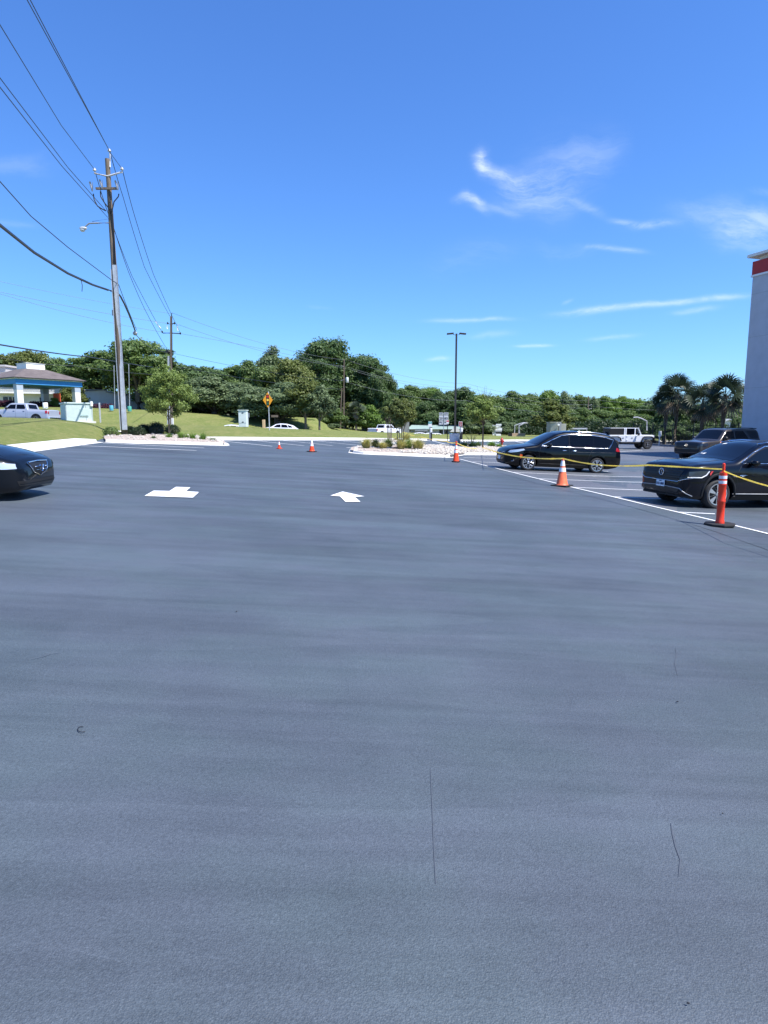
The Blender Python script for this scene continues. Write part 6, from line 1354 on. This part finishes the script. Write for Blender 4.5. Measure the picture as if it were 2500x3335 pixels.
vs = [(-e, -e, ev+.05), (Lw+e, -e, ev+.05), (Lw+e, Dw+e, ev+.05), (-e, Dw+e, ev+.05), (Lw/2-hw2, Dw/2-hw2, rz_), (Lw/2+hw2, Dw/2-hw2, rz_), (Lw/2+hw2, Dw/2+hw2, rz_), (Lw/2-hw2, Dw/2+hw2, rz_)]
mb.add(vs, [(0, 1, 5, 4), (1, 2, 6, 5), (2, 3, 7, 6), (3, 0, 4, 7), (4, 5, 6, 7), (0, 3, 2, 1)]); rf = mb.build('roof', shing, cn)
mb = MB(); mb.box((Lw/2, Dw/2, rz_+.30), (2.7, 2.7, 1.0)); mb.box((Lw/2, Dw/2, rz_+.82), (2.85, 2.85, .08)); mb.build('roof_box', M['white'], rf)
for (x, y) in ((.55, .55), (Lw-.7, .55), (.55, Dw-.7), (Lw-.7, Dw-.7)):
    mb = MB(); mb.box((x, y, (gzc-1+ev-.85)/2), (.85, .85, ev-.85-gzc+1)); mb.build('column', white, cn, bevel=.02)
    mb = MB(); mb.box((x, y, ev-1.25), (.89, .89, .75)); mb.build('column_cap', mat('grey cap paint', (.36, .42, .50), .7), cn)
# two storey motel behind
A = P(-260, 1330, 104); Bq = P(206, 1330, 112); ang = math.atan2((Bq-A).y, (Bq-A).x); Lm = math.hypot((Bq-A).x, (Bq-A).y); z0 = T(Bq.x, Bq.y)-1
mt_ = empty('motel_building', (A.x, A.y, 0), ang, 'long two storey white motel with an upstairs balcony behind the canopy', 'building')
zb_ = P(190, 1279, 111).z; zt_ = P(190, 1250, 111).z
mb = MB(); mb.box((Lm/2, 5, (z0+zt_)/2), (Lm, 8, zt_-z0)); mb.build('wall', white, mt_)
mb = MB(); mb.box((Lm/2, 4.5, zt_+.15), (Lm+1, 11, .3)); r0 = mb.build('roof', mat('grey flat roof', (.35, .33, .33), .9), mt_)
mb = MB(); mb.box((Lm/2, .3, zb_-.1), (Lm, 1.6, .25)); mb.build('balcony_floor', white, mt_)
mb = MB(); nb = 150
for i in range(nb): mb.box((Lm*(i+.5)/nb, -.45, zb_+.5), (.07, .04, 1.0))
mb.box((Lm/2, -.45, zb_+1.02), (Lm, .06, .07)); mb.build('balcony_rail', M['white'], mt_)
gl_ = mat('dark window', (.012, .012, .016), .1)
for u in (10, 22, 34, 47, 60, 126, 137, 170):
    q = P(u, 1302, 107); x = (q-A).dot(Vector((math.cos(ang), math.sin(ang), 0))); mb = MB(); mb.box((x, .94, P(u, 1302, 107).z), (.72, .14, 1.15)); w_ = mb.build('window', gl_, mt_); mb = MB(); mb.box((x+.42, .93, P(u, 1302, 107).z), (.07, .18, 1.2)); mb.build('frame', M['white'], w_)
for x in [Lm*.3, Lm*.45, Lm*.6, Lm*.75, Lm*.9]: mb = MB(); mb.box((x, .94, zb_+1.1), (1.0, .14, 2.0)); mb.build('door', M['grey'], mt_)
mb = MB(); mb.box((Lm-3, -.3, P(40, 1271, 104).z), (1.0, .3, .5)); mb.build('awning', M['black'], mt_)
q = P(-10, 1236, 100); mb = MB(); q0 = P(-90, 1210, 118); q1 = P(50, 1205, 118); mb.box((0, 0, 0), ((q1-q0).length, 6, 1.0)); mb.box((0, -.2, .6), ((q1-q0).length+.5, 6.6, .3)); o = mb.build('rear_wing', mat('pale wing', (.5, .47, .46), .8)); o.location = (q0+q1)/2; o.parent = None; tag(o, 'low pale roof wing showing above the canopy roof at the left edge', 'building')
mb = MB(); mb.box((0, 0, -3), ((q1-q0).length-.6, 5.4, 5.2)); mb.build('wall', white, o)
q = P(186, 1299, 100); mb = MB(); mb.box((0, 0, 0), (.75, .75, P(186, 1283, 100).z-P(186, 1318, 100).z)); o = mb.build('orange_column', mat('coral paint', (.75, .12, .06), .7)); o.location = q; tag(o, 'coral orange column at the end of the motel wall', 'column')
q = P(148, 1328, 86); mb = MB(); mb.lathe([(.32, 0), (.32, .75), (.30, .78), (.001, .78)], (0, 0, -.1), 'Z', 20); o = mb.build('white_drum', M['white'], smooth=40); o.location = q; tag(o, 'white drum at the foot of the middle canopy column', 'drum')
for (u, v, lab, cl) in [(363, 1335, 'blue barrel left of the near pole on the far lawn', (.10, .38, .50)), (422, 1338, 'green barrel right of the near pole on the far lawn', (.08, .36, .28))]:
    q = P(u, v, 88); mb = MB(); mb.lathe([(.24, 0), (.27, .1), (.27, .65), (.24, .72), (.001, .72)], (0, 0, -.1), 'Z', 20); o = mb.build('barrel', mat('barrel', cl, .5), smooth=40); o.location = q; tag(o, lab, 'barrel')
# hedges of purple shrubs at the motel
for (u0, u1, v, Y, lab) in [(-30, 60, 1318, 99, 'purple hedge left of the first canopy column'), (105, 165, 1322, 99, 'purple hedge between the canopy columns'), (300, 360, 1330, 96, 'purple hedge before the long white wall'), (166, 215, 1326, 98, 'purple hedge under the coral column')]:
    a = P(u0, v, Y); c_ = P(u1, v, Y); n = int((c_.x-a.x)/.7)+1; lb = [(a.x+(c_.x-a.x)*i/n-a.x, 0, .1, .62, .55) for i in range(n+1)]; o = link('hedge', leaf_mesh('hedge', lb, 500*n, .14, int(u1), .8), M['leafred']); o.location = (a.x, Y, a.z); tag(o, lab, 'hedge')
tree('bush_a', 185, 1296, 97, 'leaf3', 'bright green shrub before the coral column', 30, name='shrub', cat='shrub')
tree('bush_a', 245, 1258, 103, 'leaf5', 'speckled shrub behind the right canopy column', 80, name='shrub', cat='shrub')
# long white wall under the oaks
A = P(276, 1332, 104); Bq = P(475, 1332, 112); ang = math.atan2((Bq-A).y, (Bq-A).x); Lm = math.hypot((Bq-A).x, (Bq-A).y)
wb = empty('white_annex', (A.x, A.y, 0), ang, 'long plain white building wall in dappled shade under the oaks', 'building'); zt_ = P(280, 1268, 104).z
mb = MB(); z0 = A.z-2; mb.add([(0, 0, z0), (Lm, 0, z0), (Lm, 0, zt_-1.4), (Lm*.35, 0, zt_), (0, 0, zt_-.3), (0, 6, z0), (Lm, 6, z0), (Lm, 6, zt_-1.4), (Lm*.35, 6, zt_), (0, 6, zt_-.3)], [(0, 1, 2, 3, 4), (9, 8, 7, 6, 5), (0, 5, 6, 1), (1, 6, 7, 2), (2, 7, 8, 3), (3, 8, 9, 4), (4, 9, 5, 0)]); mb.build('wall', white, wb)
mb = MB(); mb.box((Lm*.17, 2.9, zt_-.05), (Lm*.36, 6.6, .14), M=Matrix.Rotation(-R(1.6), 3, 'Y')); mb.box((Lm*.68, 2.9, zt_-.6), (Lm*.66, 6.6, .14), M=Matrix.Rotation(R(5.2), 3, 'Y')); mb.build('roof', M['grey'], wb)
# low shop with green roof
YL = 130; A = P(1336, 1414, YL); Bq = P(1500, 1414, YL); Ls = Bq.x-A.x; z0 = A.z-1.5; ze = P(1400, 1397, YL).z; zr = P(1400, 1389, YL+3).z
sh = empty('low_shop', (A.x, YL, 0), 0, 'low white shop with a pale green metal roof and dark windows across the road', 'building')
mb = MB(); mb.box((Ls/2, 4, (z0+ze)/2), (Ls, 7, ze-z0)); mb.build('wall', white, sh)
groof = mat('pale green metal roof', (.30, .40, .37), .5, var=.05, vs=2); mb = MB(); mb.add([(-.6, -.6, ze-.05), (Ls+.6, -.6, ze-.05), (Ls+.6, 8.4, ze-.05), (-.6, 8.4, ze-.05), (.4, 4, zr+.3), (Ls-.4, 4, zr+.3)], [(0, 1, 5, 4), (2, 3, 4, 5), (1, 2, 5), (3, 0, 4), (0, 3, 2, 1)]); mb.build('roof', groof, sh)
mb = MB(); g0, g1_ = P(1463, 1400, YL).x-A.x, P(1500, 1400, YL).x-A.x; mb.add([(g0, -1.2, ze-.6), (g1_, -1.2, ze-.6), ((g0+g1_)/2, -1.2, zr+.1), (g0, 2, ze-.6), (g1_, 2, ze-.6), ((g0+g1_)/2, 2, zr+.1)], [(0, 1, 2), (5, 4, 3), (0, 3, 4, 1), (1, 4, 5, 2), (2, 5, 3, 0)]); mb.build('gable', white, sh)
for u0, u1 in ((1360, 1369), (1372, 1380), (1383, 1390), (1431, 1440), (1441, 1450), (1451, 1460)):
    x0, x1 = P(u0, 1400, YL).x-A.x, P(u1, 1400, YL).x-A.x; mb = MB(); mb.box(((x0+x1)/2, .5, (z0+ze)/2+.25), (x1-x0, .12, (ze-z0)*.62)); mb.build('window', gl_, sh)
mb = MB(); mb.box((2.2, -.4, ze-.25), (2.6, .3, .5)); mb.build('shop_sign_board', M['grey'], sh)
# second pale block left of the shop and pale house at the right
q = P(1311, 1420, 128); mb = MB(); mb.box((0, 3, 1.6), (2.6, 6, 4.6)); o = mb.build('grey_shed', mat('grey shed', (.25, .26, .27), .8)); o.location = q; tag(o, 'small grey shed left of the low shop', 'shed'); mb = MB(); mb.box((0, 3, 3.98), (3.0, 6.6, .16)); mb.build('roof', M['grey'], o)
YH = 95; q = P(2370, 1402, YH); hs_ = empty('pale_house', (q.x, YH, q.z), 0, 'small pale gabled roof seen between the palms and the tall grey wall', 'house')
mb = MB(); mb.add([(-2.4, 0, -2), (2.2, 0, -2), (2.2, 0, .5), (0, 0, 1.6), (-2.4, 0, .5), (-2.4, 6, -2), (2.2, 6, -2), (2.2, 6, .5), (0, 6, 1.6), (-2.4, 6, .5)], [(0, 1, 2, 3, 4), (9, 8, 7, 6, 5), (0, 5, 6, 1), (1, 6, 7, 2), (4, 9, 5, 0)]); mb.build('wall', white, hs_)
mb = MB(); mb.add([(-2.8, -.3, .38), (0, -.3, 1.72), (0, 6.3, 1.72), (-2.8, 6.3, .38), (2.6, -.3, .38), (2.6, 6.3, .38), (-2.8, -.3, .28), (0, -.3, 1.6), (2.6, -.3, .28)], [(0, 1, 2, 3), (1, 4, 5, 2), (0, 6, 7, 1), (1, 7, 8, 4)]); mb.build('roof', mat('light grey roof', (.42, .43, .45), .7), hs_)
# iron fence in front of the hedge
a = P(2060, 1438, 69.5); c_ = P(2402, 1438, 62); a.z = T(a.x, a.y); h = 2.2
fn = empty('iron_fence', (a.x, a.y, a.z), math.atan2(c_.y-a.y, c_.x-a.x), 'black iron picket fence running in front of the palms and hedge', 'fence'); w = math.hypot(c_.x-a.x, c_.y-a.y); mb = MB(); n = int(w/.14)
for i in range(n): mb.box((w*(i+.5)/n, 0, h/2), (.025, .025, h))
mb.build('pickets', M['black'], fn); mb = MB()
for z in (.25, h-.25): mb.box((w/2, 0, z), (w, .04, .05))
mb.build('rails', M['black'], fn)
for i in range(6): mb = MB(); mb.box((w*i/5, 0, h/2), (.08, .08, h+.2)); mb.build('post', M['black'], fn)
mb = MB(); q = G(2078, 1444, .05); 
strip('kerb_mark', [q, q+Vector((.9, .1, 0))], .25, M['concrete'], .02)
# ground plates on the lawn near the near pole
for (u, v, Y, lab) in [(384, 1384, 42.5, 'small flat concrete cover on the grass left of the near pole'), (485, 1392, 40, 'pale flat stone on the grass behind the dark bushes'), (352, 1398, 38, 'pale stone behind the leftmost clipped bush')]:
    q = P(u, v, Y); q.z = T(q.x, q.y); mb = MB(); mb.blob((0, 0, .06), (.32, .25, .09), int(u), 2, .1); o = mb.build('ground_stone', M['concrete'], smooth=50); o.location = q; tag(o, lab, 'stone')
